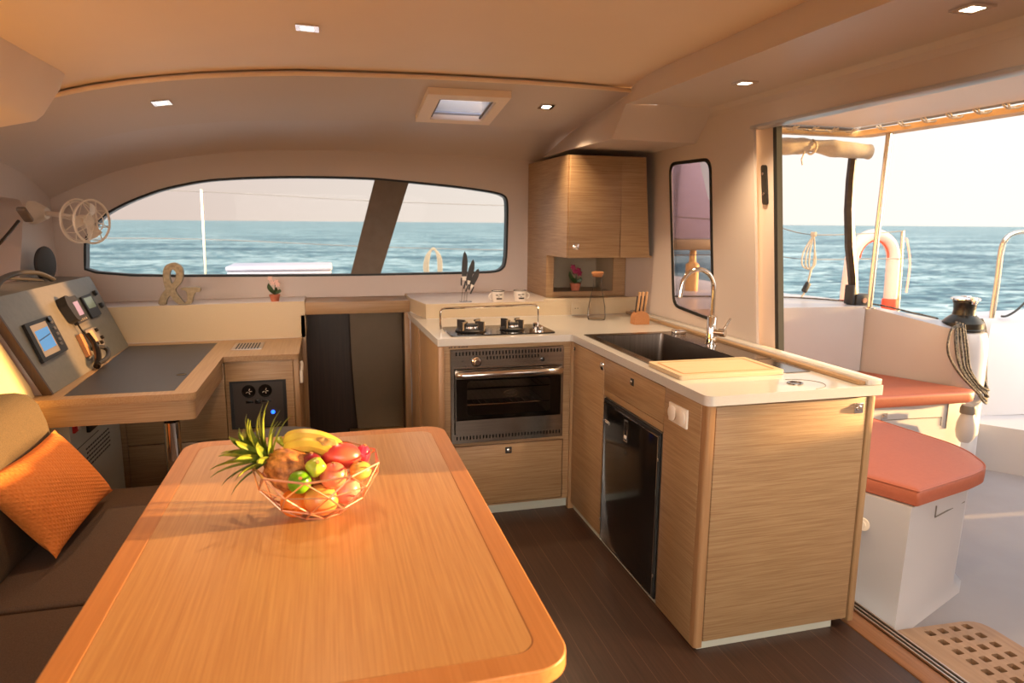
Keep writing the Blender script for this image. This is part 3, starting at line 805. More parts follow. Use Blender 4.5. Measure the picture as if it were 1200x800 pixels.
bm = nb(); plate(bm, 'X', [(2.60, .86), (2.66, .86), (2.66, .90), (2.60, .90)], 1.647, 1.651, [[(2.605, .865), (2.655, .865), (2.655, .905-.01), (2.605, .895)]]); build('overflow', bm, chrome, sk)
bm = nb(); rbox(bm, (1.70, 3.10, .9446), (1.76, 3.15, .962), .003); build('drain_control', bm, chrome, sk)
bm = nb(); plate(bm, 'Z', rrect(1.22, 2.175, 1.66, 2.438, .012), .9405, .957, [])
bd = tag(build('cutting_board', bm, boardM), 'pale wooden cutting board lying across the near end of the sink', 'cutting board')
bm = nb(); plate(bm, 'Z', rrect(1.245, 2.20, 1.635, 2.413, .008), .9572, .9578, [rrect(1.251, 2.206, 1.629, 2.407, .006)]); build('juice_groove', bm, cherryX, bd)
bm = nb(); plate(bm, 'Z', rrect(1.67, 2.19, 1.79, 2.436, .006), .9405, .943); tag(build('drainer_plate', bm, steel), 'polished steel strip beside the cutting board on the worktop', 'drainer')

# faucet
fa = thing('faucet', 'tall chrome swan-neck mixer tap beside the sink', 'faucet', (1.705, 2.79, .9446))
fx, fy = 1.715, 2.79
bm = nb(); lathe(bm, [(0, 0), (.030, 0), (.030, .005), (.024, .009), (.023, .13), (.020, .135), (.012, .14), (0, .14)], (fx, fy, .9446), 28); build('tap_body', bm, chrome, fa)
bm = nb()
path = [(fx, fy, 1.08), (fx, fy, 1.20)]
for k in range(11):
    a = PI*k/11*1.03
    path.append((fx-.085+.085*math.cos(a), fy+.0, 1.205+.092*math.sin(a)))
path.append((fx-.172, fy, 1.17))
tube(bm, path, .0105, 14); build('spout', bm, chrome, fa)
bm = nb(); cyl(bm, (fx, fy, 1.005), (fx+.035, fy-.06, 1.008), .019, 20, bev=.003); build('valve', bm, chrome, fa)
bm = nb(); tube(bm, [(fx+.03, fy-.05, 1.02), (fx+.062, fy-.055, 1.075)], [.006, .0045], 10); build('lever', bm, chrome, fa)

# splash wall behind, power outlet
pl = thing('wall_outlet', 'small cream power outlet on the splashback behind the carafe', 'outlet', (1.472, 3.945, .98))
build('plate', B((1.437, 3.941, .9445), (1.507, 3.949, 1.016), .003), corianW, pl)
bm = nb(); lathe(bm, [(.024, 0), (.025, .003), (.020, .003), (.020, .001), (0, .001)], (1.472, 3.941, .981), 24, (0, -1, 0)); build('socket_ring', bm, corianW, pl)
for dx in (-.008, .008):
    bm = nb(); cyl(bm, (1.472+dx, 3.9405, .981), (1.472+dx, 3.938, .981), .003, 10); build('socket_hole', bm, blackM, pl)

# wall cupboard
uc = thing('wall_cupboard', 'tall oak wall cupboard above the galley corner with open niche', 'cabinet', (1.6, 4.1, 1.04))
UY = 3.77
bm = nb(); plate(bm, 'X', [(UY+.018, 1.300), (4.182, 1.2985), (4.182, 1.0280), (4.598, 1.0280), (4.598, 1.895), (UY+.018, 1.885)], 1.345, 1.362)
build('side_panel', bm, oakH, uc)
d1_ = build('door', B((1.352, UY, 1.302), (1.672, UY+.017, 1.883), .002), oakH, uc); latch(d1_, (1.395, UY, 1.365), '-Y', False, .018)
bm = nb(); plate(bm, 'Y', [(1.677, 1.302), (1.866, 1.302), (1.820, 1.883), (1.670, 1.883)], UY, UY+.017); build('door', bm, oakH, uc)
build('bottom_panel', B((1.363, UY+.018, 1.2985), (1.89, 4.2, 1.31)), oakH, uc)
bm = nb(); plate(bm, 'Y', [(1.3445, 1.0280), (1.895, 1.0280), (1.895, 1.297), (1.3445, 1.297)], 4.168, 4.182, [[(1.396, 1.062), (1.808, 1.062), (1.808, 1.288), (1.396, 1.288)]])
build('niche_frame', bm, oakH, uc)
bm = nb()
for lo, hi in (((1.39, 4.1825, 1.051), (1.815, 4.47, 1.0615)), ((1.39, 4.1825, 1.288), (1.815, 4.47, 1.296)), ((1.386, 4.1825, 1.051), (1.3955, 4.47, 1.29)), ((1.8085, 4.1825, 1.051), (1.818, 4.47, 1.29)), ((1.39, 4.47, 1.05), (1.815, 4.48, 1.296))): rbox(bm, lo, hi)
build('niche_lining', bm, noisy('niche_grey', (168, 150, 126), (160, 142, 118), (6, 6, 6), .6), uc)

# orchid in the niche
def orchid(loc, label, petal, h, sc, potm, name='potted_orchid'):
    t = thing(name, label, 'plant', loc); x, y, z = loc
    bm = nb(); lathe(bm, [(0, 0), (.024*sc, 0), (.031*sc, .035*sc), (.034*sc, .036*sc), (.034*sc, .044*sc), (.029*sc, .044*sc), (.027*sc, .038*sc), (0, .038*sc)], loc, 24); build('pot', bm, potm, t)
    for (dx, dz, tw, L) in ((-.035, .075, .3, 1), (.04, .045, -.2, .8), (.012, .06, .9, .8), (-.02, .05, -.8, .7)):
        bm = nb(); rows = []
        for k in range(7):
            u = k/6; w = .017*sc*math.sin(PI*min(1, u*1.05+.02))**.7
            c = Vector((x+dx*sc*L*math.sin(u*1.6), y+tw*.02*u*sc, z+.04*sc+dz*sc*L*u))
            s = Vector((math.cos(tw), math.sin(tw), 0))
            rows.append([c-s*w+Vector((0, .002, .002)), c+Vector((0, .005*sc, 0)), c+s*w+Vector((0, .002, .002))])
        grid(bm, rows); grid(bm, [[p+Vector((0, -.0015, 0)) for p in r] for r in rows]); build('leaf', bm, leafM, t)
    st = crom([(x, y, z+.03*sc), (x+.004*sc, y, z+.03*sc+h*.5), (x+.002*sc, y-.004, z+h*.85), (x-.014*sc, y-.008, z+h)], 5)
    bm = nb(); tube(bm, st, .0022*sc, 6); build('stem', bm, leafM, t)
    for (dx, dz) in ((-.022, .004), (.014, -.016), (-.008, -.022), (.022, -.034)):
        bm = nb(); c = Vector((x+dx*sc, y-.012, z+h+dz*sc))
        for k in range(5):
            a = 2*PI*k/5+.3+dx*40
            Mx = Matrix.Rotation(a, 4, 'Y')
            ball(bm, c+Vector((math.sin(a)*.009*sc, 0, math.cos(a)*.009*sc)), (.0058*sc, .0022*sc, .0095*sc), 10, 6, mtx=Mx)
        f_o = build('flower', bm, petal, t)
    return t
orchid((1.572, 4.24, 1.0620), 'magenta orchid in a terracotta pot inside the cupboard niche', magenta, .150, 1.1, terra)
orchid((-.322, 4.345, 1.0195), 'small pale pink orchid in a terracotta pot on the left ledge', pinkp, .135, .95, terra)

# carafe
ca = thing('carafe', 'clear glass carafe with cork stopper on the worktop corner', 'carafe', (1.52, 3.73, .9405))
bm = nb(); cpt = (1.52, 3.73, .9405)
prof = [(0, .004), (.046, .004), (.050, .0), (.054, .006), (.054, .03), (.050, .08), (.038, .14), (.026, .19), (.024, .215), (.030, .25), (.034, .262)]
lathe(bm, prof, cpt, 32); build('bottle', bm, clearM, ca)
bm = nb(); lathe(bm, [(0, 0), (.026, 0), (.031, .012), (.036, .016), (.036, .026), (.030, .030), (0, .030)], (1.52, 3.73, .9405+.252), 28); build('stopper', bm, cork, ca)

# steak knife block
handleM = noisy('knife_handle_wood', (186, 146, 100), (160, 120, 78), (200, 200, 10), .5)
kb = thing('knife_block', 'small rounded wooden block holding three knives by the wall', 'knife block', (1.70, 3.50, .9405))
bm = nb(); plate(bm, 'Y', [(1.648, .9405)]+[(1.693+.045*math.cos(PI-PI*k/12), .972+.043*math.sin(PI*k/12)) for k in range(13)]+[(1.738, .9405)], 3.475, 3.535); build('block', bm, terra if False else cork, kb)
for k, (x, y) in enumerate(((1.672, 3.50), (1.697, 3.505), (1.722, 3.51))):
    t_ = tag(bpy.data.objects.new('steak_knife', None), ['leftmost', 'middle', 'rightmost'][k]+' wooden-handled steak knife standing in the small rounded block', 'knife', 'steak knives in the block')
    COL.objects.link(t_); t_.location = (x, y, 1.0); t_['_w'] = (x, y, 1.0)
    bm = nb(); rbox(bm, (x-.0055, y-.006, 1.01), (x+.0075, y+.006, 1.122), .003)
    for v in bm.verts: v.co.x += (v.co.z-1.03)*.10
    build('handle', bm, handleM, t_)
    bm = nb(); rbox(bm, (x-.012, y-.002, 1.008), (x-.004, y+.002, 1.100), .001)
    for v in bm.verts: v.co.x += (v.co.z-1.03)*.10
    build('blade', bm, knifeM, t_)

# chef knives in a clear stand on the ledge
ks = thing('knife_stand', 'clear acrylic stand for black knives on the ledge behind the hob', 'knife stand', (.79, 4.015, 1.0277))
bm = nb(); rbox(bm, (.755, 3.995, 1.0277), (.825, 4.04, 1.034), .002); build('base', bm, clearM, ks)
for p0, p1 in (((.765, 4.02, 1.03), (.776, 4.02, 1.13)), ((.78, 4.02, 1.03), (.79, 4.02, 1.11)), ((.795, 4.02, 1.03), (.80, 4.02, 1.09))):
    bm = nb(); tube(bm, [p0, p1], .004, 8); build('prong', bm, clearM, ks)
def chef(x, z, tilt, L, label):
    t = thing('kitchen_knife', label, 'knife', (x, 4.01, z))
    T = Matrix.Translation((x, 4.01, z)) @ Matrix.Rotation(tilt, 4, 'Y')
    bm = nb(); plate(bm, 'Y', [(-.014, 0), (.014, 0), (.016, .02), (.018, L*.35), (.019, L*.6), (.012, L*.85), (.0, L), (-.008, L*.9), (-.014, L*.6), (-.016, .3*L)], -.003, .003)
    for v in bm.verts: v.co = T @ v.co
    build('handle', bm, knifeM, t)
    bm = nb(); plate(bm, 'Y', [(-.016, 0), (.013, 0), (.016, -.022), (-.013, -.022)], -.002, .002)
    for v in bm.verts: v.co = T @ v.co
    build('blade', bm, enamel, t)
    bm = nb()
    for u in (-.020, .012): rbox(bm, (u, -.004, -.055), (u+.008, .004, -.008), .001)
    for v in bm.verts: v.co = T @ v.co
    build('sheath', bm, knifeM, t)
chef(.780, 1.182, .03, .150, 'largest upright black knife in the clear stand')
chef(.806, 1.158, .24, .128, 'middle black knife leaning right in the clear stand')
chef(.826, 1.134, .42, .102, 'smallest black knife leaning furthest right in the clear stand')

def mug(x, y, label, flip):
    t = thing('enamel_mug', label, 'mug', (x, y, 1.0277))
    bm = nb(); lathe(bm, [(0, 0), (.033, 0), (.036, .004), (.038, .062), (.0385, .064), (.0355, .064), (.034, .01), (0, .008)], (x, y, 1.0277), 28); build('cup', bm, enamel, t)
    bm = nb(); lathe(bm, [(.0375, .0615), (.0400, .0625), (.0400, .0665), (.0365, .0665), (.0360, .0625)], (x, y, 1.0277), 28); build('rim', bm, darkmark, t)
    s = 1 if flip else -1
    bm = nb(); tube(bm, crom([(x+s*.036, y, 1.076), (x+s*.052, y-.008, 1.074), (x+s*.056, y-.01, 1.058), (x+s*.050, y-.006, 1.044), (x+s*.035, y, 1.042)], 4), .004, 8, flat=.7); build('handle', bm, enamel, t)
    bm = nb()
    for (u, z, w, h_) in ((-.022, .040, .016, .005), (.0, .042, .018, .005), (-.008, .030, .010, .003), (-.018, .016, .036, .009)):
        rr = .0385; rows = []
        for zz in (z, z+h_):
            rows.append([Vector((x+rr*math.sin((u+w*k/4)/rr), y-rr*math.cos((u+w*k/4)/rr), 1.0265+zz)) for k in range(5)])
        grid(bm, rows)
    build('printed_marks', bm, darkmark, t)
mug(.988, 4.010, 'white enamel mug with dark print on the ledge, nearer the knives', False)
mug(1.128, 4.012, 'white enamel mug with handle to the right, nearer the wall cupboard', True)

# ================================================================== NAV STATION
nd = thing('chart_table', 'oak chart table with dark leather top, left of the passage', 'desk', (-.8, 3.6, 0))
out_ = [(-1.165, 2.970), (-.550, 2.970), (-.550, 3.75), (-.172, 3.75), (-.172, 4.297), (-1.548, 4.297), (-1.548, 3.052), (-1.165, 3.052)]
INS = [(-1.050, 3.03), (-.640, 3.03), (-.640, 4.21), (-1.105, 4.21)]
bm = nb(); plate(bm, 'Z', roundpoly(out_, [0, .035, .01, .015, 0, 0, 0, 0]), .772, .80, [INS]); build('tabletop', bm, oakY, nd)
bm = nb(); plate(bm, 'Z', [(-1.049, 3.031), (-.641, 3.031), (-.641, 4.209), (-1.104, 4.209)], .774, .798); bl = build('leather_inset', bm, leather, nd)
bm = nb(); lathe(bm, [(0, 0), (.022, 0), (.022, .002), (.012, .001), (0, .001)], (-.675, 3.36, .798), 20); build('finger_hole', bm, black, bl)
bm = nb(); plate(bm, 'Z', roundpoly([(-1.160, 2.978), (-.558, 2.978), (-.558, 3.752), (-.575, 3.752), (-.575, 2.995), (-1.160, 2.995)], [0, .03, 0, 0, .01, 0]), .686, .768); build('apron', bm, oakH, nd)
bm = nb(); plate(bm, 'Z', roundpoly([(-1.162, 2.974), (-.554, 2.974), (-.554, 3.752), (-.565, 3.752), (-.565, 2.985), (-1.162, 2.985)], [0, .03, 0, 0, .01, 0]), .768, .772); build('shadow_groove', bm, postM, nd)
bm = nb(); rbox(bm, (-.535, 3.93, .8003), (-.375, 4.15, .804), .001)
vn = build('table_vent', bm, alu, nd)
for k in range(8):
    build('slot', B((-.515+.016*k, 3.95, .804), (-.507+.016*k, 4.13, .8048)), blackM, vn)
bm = nb(); cyl(bm, (-.66, 2.97+.06, 0), (-.66, 3.03, .672), .032, 28, bev=.004); cyl(bm, (-.66, 3.03, .672), (-.66, 3.03, .688), .006, 10); build('leg', bm, chrome, nd)

lc0 = None
lc = thing('chart_table_cabinet', 'oak cabinet with dark gauge panel under the chart table', 'cabinet', (-.6, 4.0, 0))
build('filler', B((-1.16, 3.767, 0), (-1.037, 3.785, .768)), oakH, lc)
build('front_panel', B((-.548, 3.762, .0), (-.206, 3.78, .771), .002), oakH, lc)
build('end_post', B((-.204, 3.760, .0), (-.176, 3.80, .771), .003), oakV, lc)
build('side_panel', B((-.190, 3.802, .0), (-.176, 4.295, .771), .001), oakV, lc)
build('carcass', B((-1.04, 3.79, 0), (-.192, 4.29, .768)), oakH, lc)
build('drawer', B((-1.035, 3.765, .352), (-.552, 3.782, .771), .002), oakH, lc)
build('drawer', B((-1.035, 3.765, .0), (-.552, 3.782, .346), .002), oakH, lc)
build('drawer', B((-.760, 3.762, .30), (-.7585, 3.766, .50)), darkmark, lc) if False else None
gp = thing('gauge_panel', 'dark panel with two round gauges and a blue light', 'control panel', (-.39, 3.76, .40))
bm = nb(); plate(bm, 'Y', [(-.528, .405), (-.245, .405), (-.245, .664), (-.528, .664)], 3.752, 3.7615, [[(-.512, .413), (-.262, .413), (-.262, .655), (-.512, .655)]]); build('panel_frame', bm, blackM, gp)
build('panel_face', B((-.512, 3.757, .413), (-.262, 3.7615, .655)), mat('gauge_face', (62, 52, 46), .4), gp)
for x in (-.435, -.352):
    bm = nb(); lathe(bm, [(0, .002), (.026, .002), (.029, .006), (.033, .006), (.035, 0)], (x, 3.757, .607), 28, (0, -1, 0)); g = build('gauge', bm, black, gp)
    bm = nb()
    for a in (.4, 1.6, 2.8, 4.2): rbox(bm, (-.001, -.0005, .004), (.0015, .0005, .016), mtx=Matrix.Translation((x, 3.7545, .607)) @ Matrix.Rotation(a, 4, 'Y'))
    build('needle', bm, socketM, g)
bm = nb(); rbox(bm, (-.452, 3.754, .543), (-.412, 3.7575, .556), .001); rbox(bm, (-.372, 3.754, .545), (-.325, 3.7575, .558), .001); rbox(bm, (-.408, 3.750, .540), (-.376, 3.7575, .563), .003); build('switch', bm, black, gp)
bm = nb(); rbox(bm, (-.378, 3.7555, .484), (-.352, 3.7575, .490)); build('name_plate', bm, black, gp)
bm = nb(); lathe(bm, [(0, 0), (.010, 0), (.010, .004), (0, .006)], (-.318, 3.757, .488), 20, (0, -1, 0)); build('indicator_light', bm, blueled, gp)
bm = nb(); tube(bm, crom([(-.165, 3.80, .75), (-.160, 3.80, .735), (-.163, 3.80, .70)], 4), .008, 8); rbox(bm, (-.1745, 3.79, .63), (-.158, 3.815, .70), .004)
tag(build('door_catch', bm, socketM), 'small white catch on the cabinet side by the passage', 'catch')

# white electrical box under the desk
wb = thing('electrical_cabinet', 'pale grey electrical cabinet with slotted vents under the chart table', 'cabinet', (-1.3, 3.4, 0))
build('housing', B((-1.163, 3.06, .0), (-1.05, 3.72, .770), .004), applM, wb)
bm = nb()
for r in range(5):
    for k in range(11):
        y = 3.22+.030*k+.008*(r % 2); z = .430+.020*r
        rbox(bm, (-1.052, y, z), (-1.0485, y+.020, z+.007))
build('vent_slots', bm, blackM, wb)
build('seam', B((-1.052, 3.07, .545), (-1.0488, 3.40, .548)), blackM, wb)
build('switch', B((-1.052, 3.435, .575), (-1.040, 3.475, .615), .003), greyrub, wb)
build('breaker', B((-1.052, 3.25, .58), (-1.036, 3.37, .665), .003), blackM, wb)
build('red_switch', B((-1.052, 3.09, .625), (-1.04, 3.16, .685), .003), redM, wb)
build('toggle', B((-1.0405, 3.12, .632), (-1.030, 3.135, .668), .002), socketM, wb)

# instrument console (slanted board)
S = Vector((-.447, 0, .894)); Nn = Vector((.894, 0, .447)); P0 = Vector((-1.10, 0, .801))
def bp(y, t, d=0): return P0+Vector((0, y, 0))+S*t+Nn*d
def bplate(bm, outline, d0, d1, holes=()):
    s = len(bm.verts)
    bm.verts.ensure_lookup_table()
    old = set(bm.verts)
    plate(bm, 'X', outline, d0, d1, holes)
    for v in bm.verts:
        if v not in old: v.co = bp(v.co.y, v.co.z, v.co.x)
con = thing('instrument_console', 'slanted grey instrument console at the back of the chart table', 'console', (-1.25, 3.7, .801))
bm = nb(); bplate(bm, roundpoly([(3.075, 0), (4.19, 0.0), (4.296, .434), (3.10, .434)], [.01, .01, .03, .01]), -.018, 0); build('panel', bm, greyp, con)
bm = nb(); bplate(bm, [(3.060, 0), (3.074, 0), (3.099, .434), (3.085, .434)], -.03, .004); build('edge_strip', bm, dwood, con)
bm = nb(); poly(bm, [bp(3.07, 0, -.02), bp(3.095, .43, -.02), (-1.545, 3.095, 1.16), (-1.545, 3.07, .801)]); poly(bm, [bp(3.078, 0, -.02), bp(3.103, .43, -.02), (-1.545, 3.103, 1.16), (-1.545, 3.078, .801)]); build('side_cheek', bm, cream, con)
bm = nb(); poly(bm, [bp(3.10, .432, -.004), bp(4.29, .432, -.004), (-1.548, 4.29, 1.19), (-1.548, 3.10, 1.19)]); poly(bm, [bp(3.10, .427, -.008), bp(4.29, .427, -.008), (-1.548, 4.29, 1.183), (-1.548, 3.10, 1.183)]); build('top_shelf', bm, greyp, con)

cp = thing('chart_plotter', 'chart plotter with lit blue and tan map on the console', 'chart plotter', bp(3.3, .13))
bm = nb(); bplate(bm, roundpoly([(3.145, .125), (3.432, .130), (3.485, .298), (3.200, .298)], .01), .0015, .014); build('bezel', bm, blackM, cp)
bm = nb(); bplate(bm, [(3.185, .142), (3.350, .142), (3.395, .282), (3.230, .282)], .0142, .0148); build('screen', bm, screenT, cp)
bm = nb(); bplate(bm, [(3.205, .165), (3.345, .168), (3.378, .258), (3.236, .254)], .0149, .0154); build('map_water', bm, screenM, cp)
bm = nb(); bplate(bm, [(3.222, .21), (3.362, .222), (3.364, .227), (3.224, .215)], .0155, .0158); build('map_line', bm, mat('map_ink', (40, 86, 140), .3), cp)
for y, t in ((3.385, .16), (3.397, .18), (3.412, .205), (3.422, .232), (3.432, .262)):
    bm = nb(); bplate(bm, rrect(y, t, y+.022, t+.014, .003), .0142, .018); build('key', bm, greyrub, cp)
bm = nb(); p = bp(3.425, .282, .014); lathe(bm, [(0, 0), (.012, 0), (.012, .010), (0, .011)], p, 16, Nn); build('dial', bm, black, cp)

vh = thing('vhf_radio', 'black radio with small violet display, second from console left', 'radio', bp(3.77, .21))
bm = nb(); bplate(bm, roundpoly([(3.690, .212), (3.840, .217), (3.868, .352), (3.715, .350)], .012), .0015, .022); build('case', bm, blackM, vh)
bm = nb(); bplate(bm, [(3.735, .248), (3.825, .250), (3.845, .322), (3.755, .320)], .0222, .0228); build('display', bm, lcdM, vh)
for k in range(4):
    bm = nb(); bplate(bm, rrect(3.722+.026*k, .222, 3.738+.026*k, .234, .003), .0222, .026); build('key', bm, greyrub, vh)
hs = thing('radio_handset', 'black handset clipped left of the violet-screened radio, with a hanging cable', 'handset', bp(3.66, .26))
bm = nb(); bplate(bm, roundpoly([(3.640, .235), (3.684, .222), (3.708, .300), (3.712, .352), (3.672, .362), (3.638, .318)], .015), .002, .045); build('body', bm, blackM, hs)
bm = nb(); tube(bm, crom([bp(3.68, .23, .02), bp(3.675, .18, .02), bp(3.665, .12, .03), bp(3.62, .06, .03)], 6), .004, 8); build('cable', bm, black, hs)
dp = thing('instrument_display', 'slim black display with pale screen at the console right', 'display', bp(4.0, .22))
bm = nb(); bplate(bm, roundpoly([(3.925, .214), (4.078, .218), (4.104, .340), (3.952, .337)], .01), .0015, .012); build('case', bm, blackM, dp)
bm = nb(); bplate(bm, [(3.958, .265), (4.070, .265), (4.085, .325), (3.968, .325)], .0122, .0128); build('screen', bm, mat('lcd_pale', (150, 170, 150), .15), dp)
for y, t, l in ((4.187, .335, 'upper small black knob at the console top right'), (4.163, .262, 'lower small black knob at the console right edge')):
    bm = nb(); lathe(bm, [(0, 0), (.015, 0), (.013, .015), (0, .016)], bp(y, t, .0015), 16, Nn); tag(build('toggle_knob', bm, blackM), l, 'knob')
sb = thing('autopilot_control', 'grey control unit with a dial, low on the console', 'control unit', bp(3.78, .07))
bm = nb(); bplate(bm, roundpoly([(3.690, .075), (3.855, .072), (3.880, .172), (3.712, .176)], .012), .0015, .018); build('case', bm, greyrub, sb)
bm = nb(); bplate(bm, [(3.735, .105), (3.79, .105), (3.80, .165), (3.745, .165)], .0182, .0188); build('screen', bm, screenT, sb)
for y, t in ((3.835, .155), (3.845, .11), (3.74, .095), (3.80, .09)):
    bm = nb(); lathe(bm, [(0, 0), (.010, 0), (.009, .012), (0, .013)], bp(y, t, .0182), 14, Nn); build('button', bm, black, sb)
tc_ = thing('corded_handset', 'black corded handset looping down to the chart table edge', 'handset', bp(3.6, .0))
bm = nb(); tube(bm, crom([bp(3.665, .155, .035), bp(3.64, .10, .045), bp(3.60, .05, .045), bp(3.55, .015, .04), bp(3.53, .004, .035)], 6), [.012]*8+[.016]*20, 10); build('grip', bm, black, tc_)
bm = nb(); tube(bm, crom([bp(3.54, .012, .045), bp(3.62, .014, .06), bp(3.70, .03, .055), bp(3.735, .055, .045), bp(3.715, .075, .03), bp(3.66, .08, .02)], 6), .011, 10); build('loop', bm, blackM, tc_)
bm = nb(); bplate(bm, roundpoly([(3.575, .06), (3.610, .055), (3.655, .165), (3.620, .172)], .008), .0015, .02); build('cradle', bm, cork, tc_)

# on / above the console top
sp_ = thing('disc_speaker', 'round dark grey disc speaker standing in the left corner', 'speaker', (-1.49, 4.2, 1.165))
q = Matrix.Translation((-1.475, 4.22, 1.262)) @ Matrix.Rotation(-.15, 4, 'Z')
bm = nb(); lathe(bm, [(0, .012), (.080, .012), (.092, .006), (.095, 0), (.090, -.012), (0, -.016)], (0, 0, 0), 36, (1, 0, 0))
for v in bm.verts: v.co = q @ v.co
build('disc', bm, mat('speaker_cloth', (58, 56, 54), .7), sp_)
build('foot', B((-1.50, 4.19, 1.193), (-1.45, 4.25, 1.2), .002), blackM, sp_)
bm = nb(); tube(bm, crom([(-1.30, 3.15, 1.205), (-1.33, 3.30, 1.245), (-1.34, 3.50, 1.262), (-1.335, 3.68, 1.252), (-1.33, 3.80, 1.225), (-1.32, 3.84, 1.206)], 6), .018, 12, flat=.6)
tube(bm, crom([(-1.38, 3.15, 1.205), (-1.41, 3.34, 1.225), (-1.42, 3.52, 1.236), (-1.40, 3.70, 1.222), (-1.36, 3.83, 1.205)], 6), .012, 10, flat=.6)
tag(build('headphones', bm, mat('headband_grey', (66, 64, 62), .5)), 'dark grey padded headband lying on top of the console', 'headphones')
lp = thing('reading_lamp', 'dark gooseneck chart lamp on the left hull side', 'lamp', (-1.5, 3.72, 1.36))
bm = nb(); tube(bm, crom([(-1.548, 3.66, 1.34), (-1.51, 3.72, 1.36), (-1.48, 3.80, 1.42), (-1.46, 3.90, 1.49)], 6), .008, 10); build('gooseneck', bm, black, lp)
bm = nb(); T = Matrix.Translation((-1.45, 3.955, 1.522)) @ Matrix.Rotation(-.6, 4, 'X'); rbox(bm, (-.022, -.055, -.012), (.022, .055, .012), .01, 3, mtx=T); build('lamp_head', bm, mullM, lp)
bm = nb(); lathe(bm, [(0, 0), (.03, 0), (.03, .012), (0, .014)], (-1.549, 3.66, 1.34), 20, (1, 0, 0)); build('base', bm, black, lp)

# fan
fn = thing('cabin_fan', 'small cream cabin fan in a wire cage on the left corner', 'fan', (-1.549, 4.33, 1.54))
bm = nb(); lathe(bm, [(0, 0), (.062, 0), (.062, .02), (.05, .05), (.03, .09), (0, .092)], (-1.549, 4.30, 1.535), 28, Vector((1, -.25, -.05))); build('mount', bm, fanM, fn)
bm = nb(); tube(bm, crom([(-1.47, 4.28, 1.53), (-1.40, 4.22, 1.525), (-1.29, 4.14, 1.505)], 6), .014, 10); build('arm', bm, fanM, fn)
fd = Vector((.88, -.50, -.03)).normalized(); fc_ = Vector((-1.225, 4.09, 1.49))
bm = nb(); lathe(bm, [(0, -.05), (.022, -.05), (.034, -.03), (.034, .02), (0, .024)], fc_, 24, fd); build('motor', bm, fanM, fn)
qf = Vector((0, 0, 1)).rotation_difference(fd)
def ringpts(r, d, n=32): return [fc_+qf@Vector((r*math.cos(2*PI*k/n), r*math.sin(2*PI*k/n), d)) for k in range(n)]
bm = nb(); tube(bm, ringpts(.112, .042), .006, 8, closed=True); tube(bm, ringpts(.112, -.042), .006, 8, closed=True); tube(bm, ringpts(.055, .058), .0025, 6, closed=True); tube(bm, ringpts(.10, -.045), .0025, 6, closed=True)
for k in range(8):
    a = 2*PI*k/8
    tube(bm, [fc_+qf@Vector((r*math.cos(a), r*math.sin(a), d)) for r, d in ((.02, .060), (.055, .056), (.112, .042), (.114, .0), (.112, -.042), (.034, -.05))], .0028, 6)
build('cage', bm, fanM, fn)
for k in range(3):
    a0 = 2*PI*k/3; bm = nb(); rows = []
    for i in range(6):
        r = .03+.066*i/5
        rows.append([fc_+qf@Vector((r*math.cos(a0+w), r*math.sin(a0+w), .012+w*.03)) for w in (-.42, -.2, 0, .2, .42)])
    grid(bm, rows); grid(bm, [[p+fd*.0015 for p in rr] for rr in rows]); build('blade', bm, fanM, fn)

# ampersand ornament

AO = [(-0.9644, 1.0155), (-0.9589, 1.0405), (-0.9455, 1.07), (-0.9304, 1.092), (-0.9182, 1.1042), (-0.9245, 1.129), (-0.9277, 1.1587), (-0.9269, 1.1882), (-0.9238, 1.2128), (-0.9155, 1.2333), (-0.9034, 1.2459), (-0.8801, 1.2565), (-0.8598, 1.2578), (-0.8422, 1.2503), (-0.8252, 1.2339), (-0.8189, 1.2141), (-0.8194, 1.1869), (-0.826, 1.1573), (-0.8367, 1.1351), (-0.8514, 1.1204), (-0.8685, 1.1033), (-0.8632, 1.0808), (-0.8428, 1.0479), (-0.8232, 1.0199), (-0.8135, 1.0273), (-0.8062, 1.0472), (-0.8062, 1.0672), (-0.8096, 1.0848), (-0.8166, 1.0959), (-0.8391, 1.1003), (-0.8382, 1.1127), (-0.7302, 1.1149), (-0.7345, 1.0859), (-0.759, 1.0853), (-0.7693, 1.069), (-0.7772, 1.0466), (-0.7835, 1.0215), (-0.7932, 1.0155), (-0.8075, 1.0155), (-0.8557, 1.0155), (-0.878, 1.0337), (-0.8945, 1.069), (-0.909, 1.0568), (-0.9186, 1.0371), (-0.9216, 1.0197), (-0.9207, 1.0155)]
AH = [(-0.8836, 1.1333), (-0.8898, 1.1532), (-0.8926, 1.178), (-0.8907, 1.1976), (-0.8842, 1.2123), (-0.8739, 1.2181), (-0.863, 1.2121), (-0.8564, 1.1972), (-0.8589, 1.175), (-0.8672, 1.1529)]
bm = nb(); plate(bm, 'Y', chaikin(AO, 1), 4.325, 4.362, [chaikin(AH, 1)])
tag(build('ampersand_ornament', bm, zinc, ang=30), 'weathered metal ampersand ornament on the ledge below the windscreen', 'ornament')

# ================================================================== SALON
tb = thing('dining_table', 'long oak saloon table with rounded corners and darker edge', 'table', (-.05, 1.8, 0))
outT = rrect(-.512, 1.035, .405, 2.545, .075, 8); inT = rrect(-.455, 1.092, .348, 2.488, .045, 8)
bm = nb(); plate(bm, 'Z', outT, .688, .720, [inT]); e_ = build('edge_band', bm, cherry, tb)
md = e_.modifiers.new('bev', 'BEVEL'); md.width = .003; md.segments = 3; md.limit_method = 'ANGLE'; md.angle_limit = math.radians(60)
bm = nb(); plate(bm, 'Z', [(x*.9995, y) for x, y in inT], .690, .7197); build('tabletop', bm, tableM, tb)
bm = nb(); lathe(bm, [(0, 0), (.19, 0), (.19, .008), (.05, .014), (.045, .03), (.045, .68), (.12, .687), (0, .688)], (-.05, 1.8, 0), 36); build('pedestal', bm, chrome, tb)

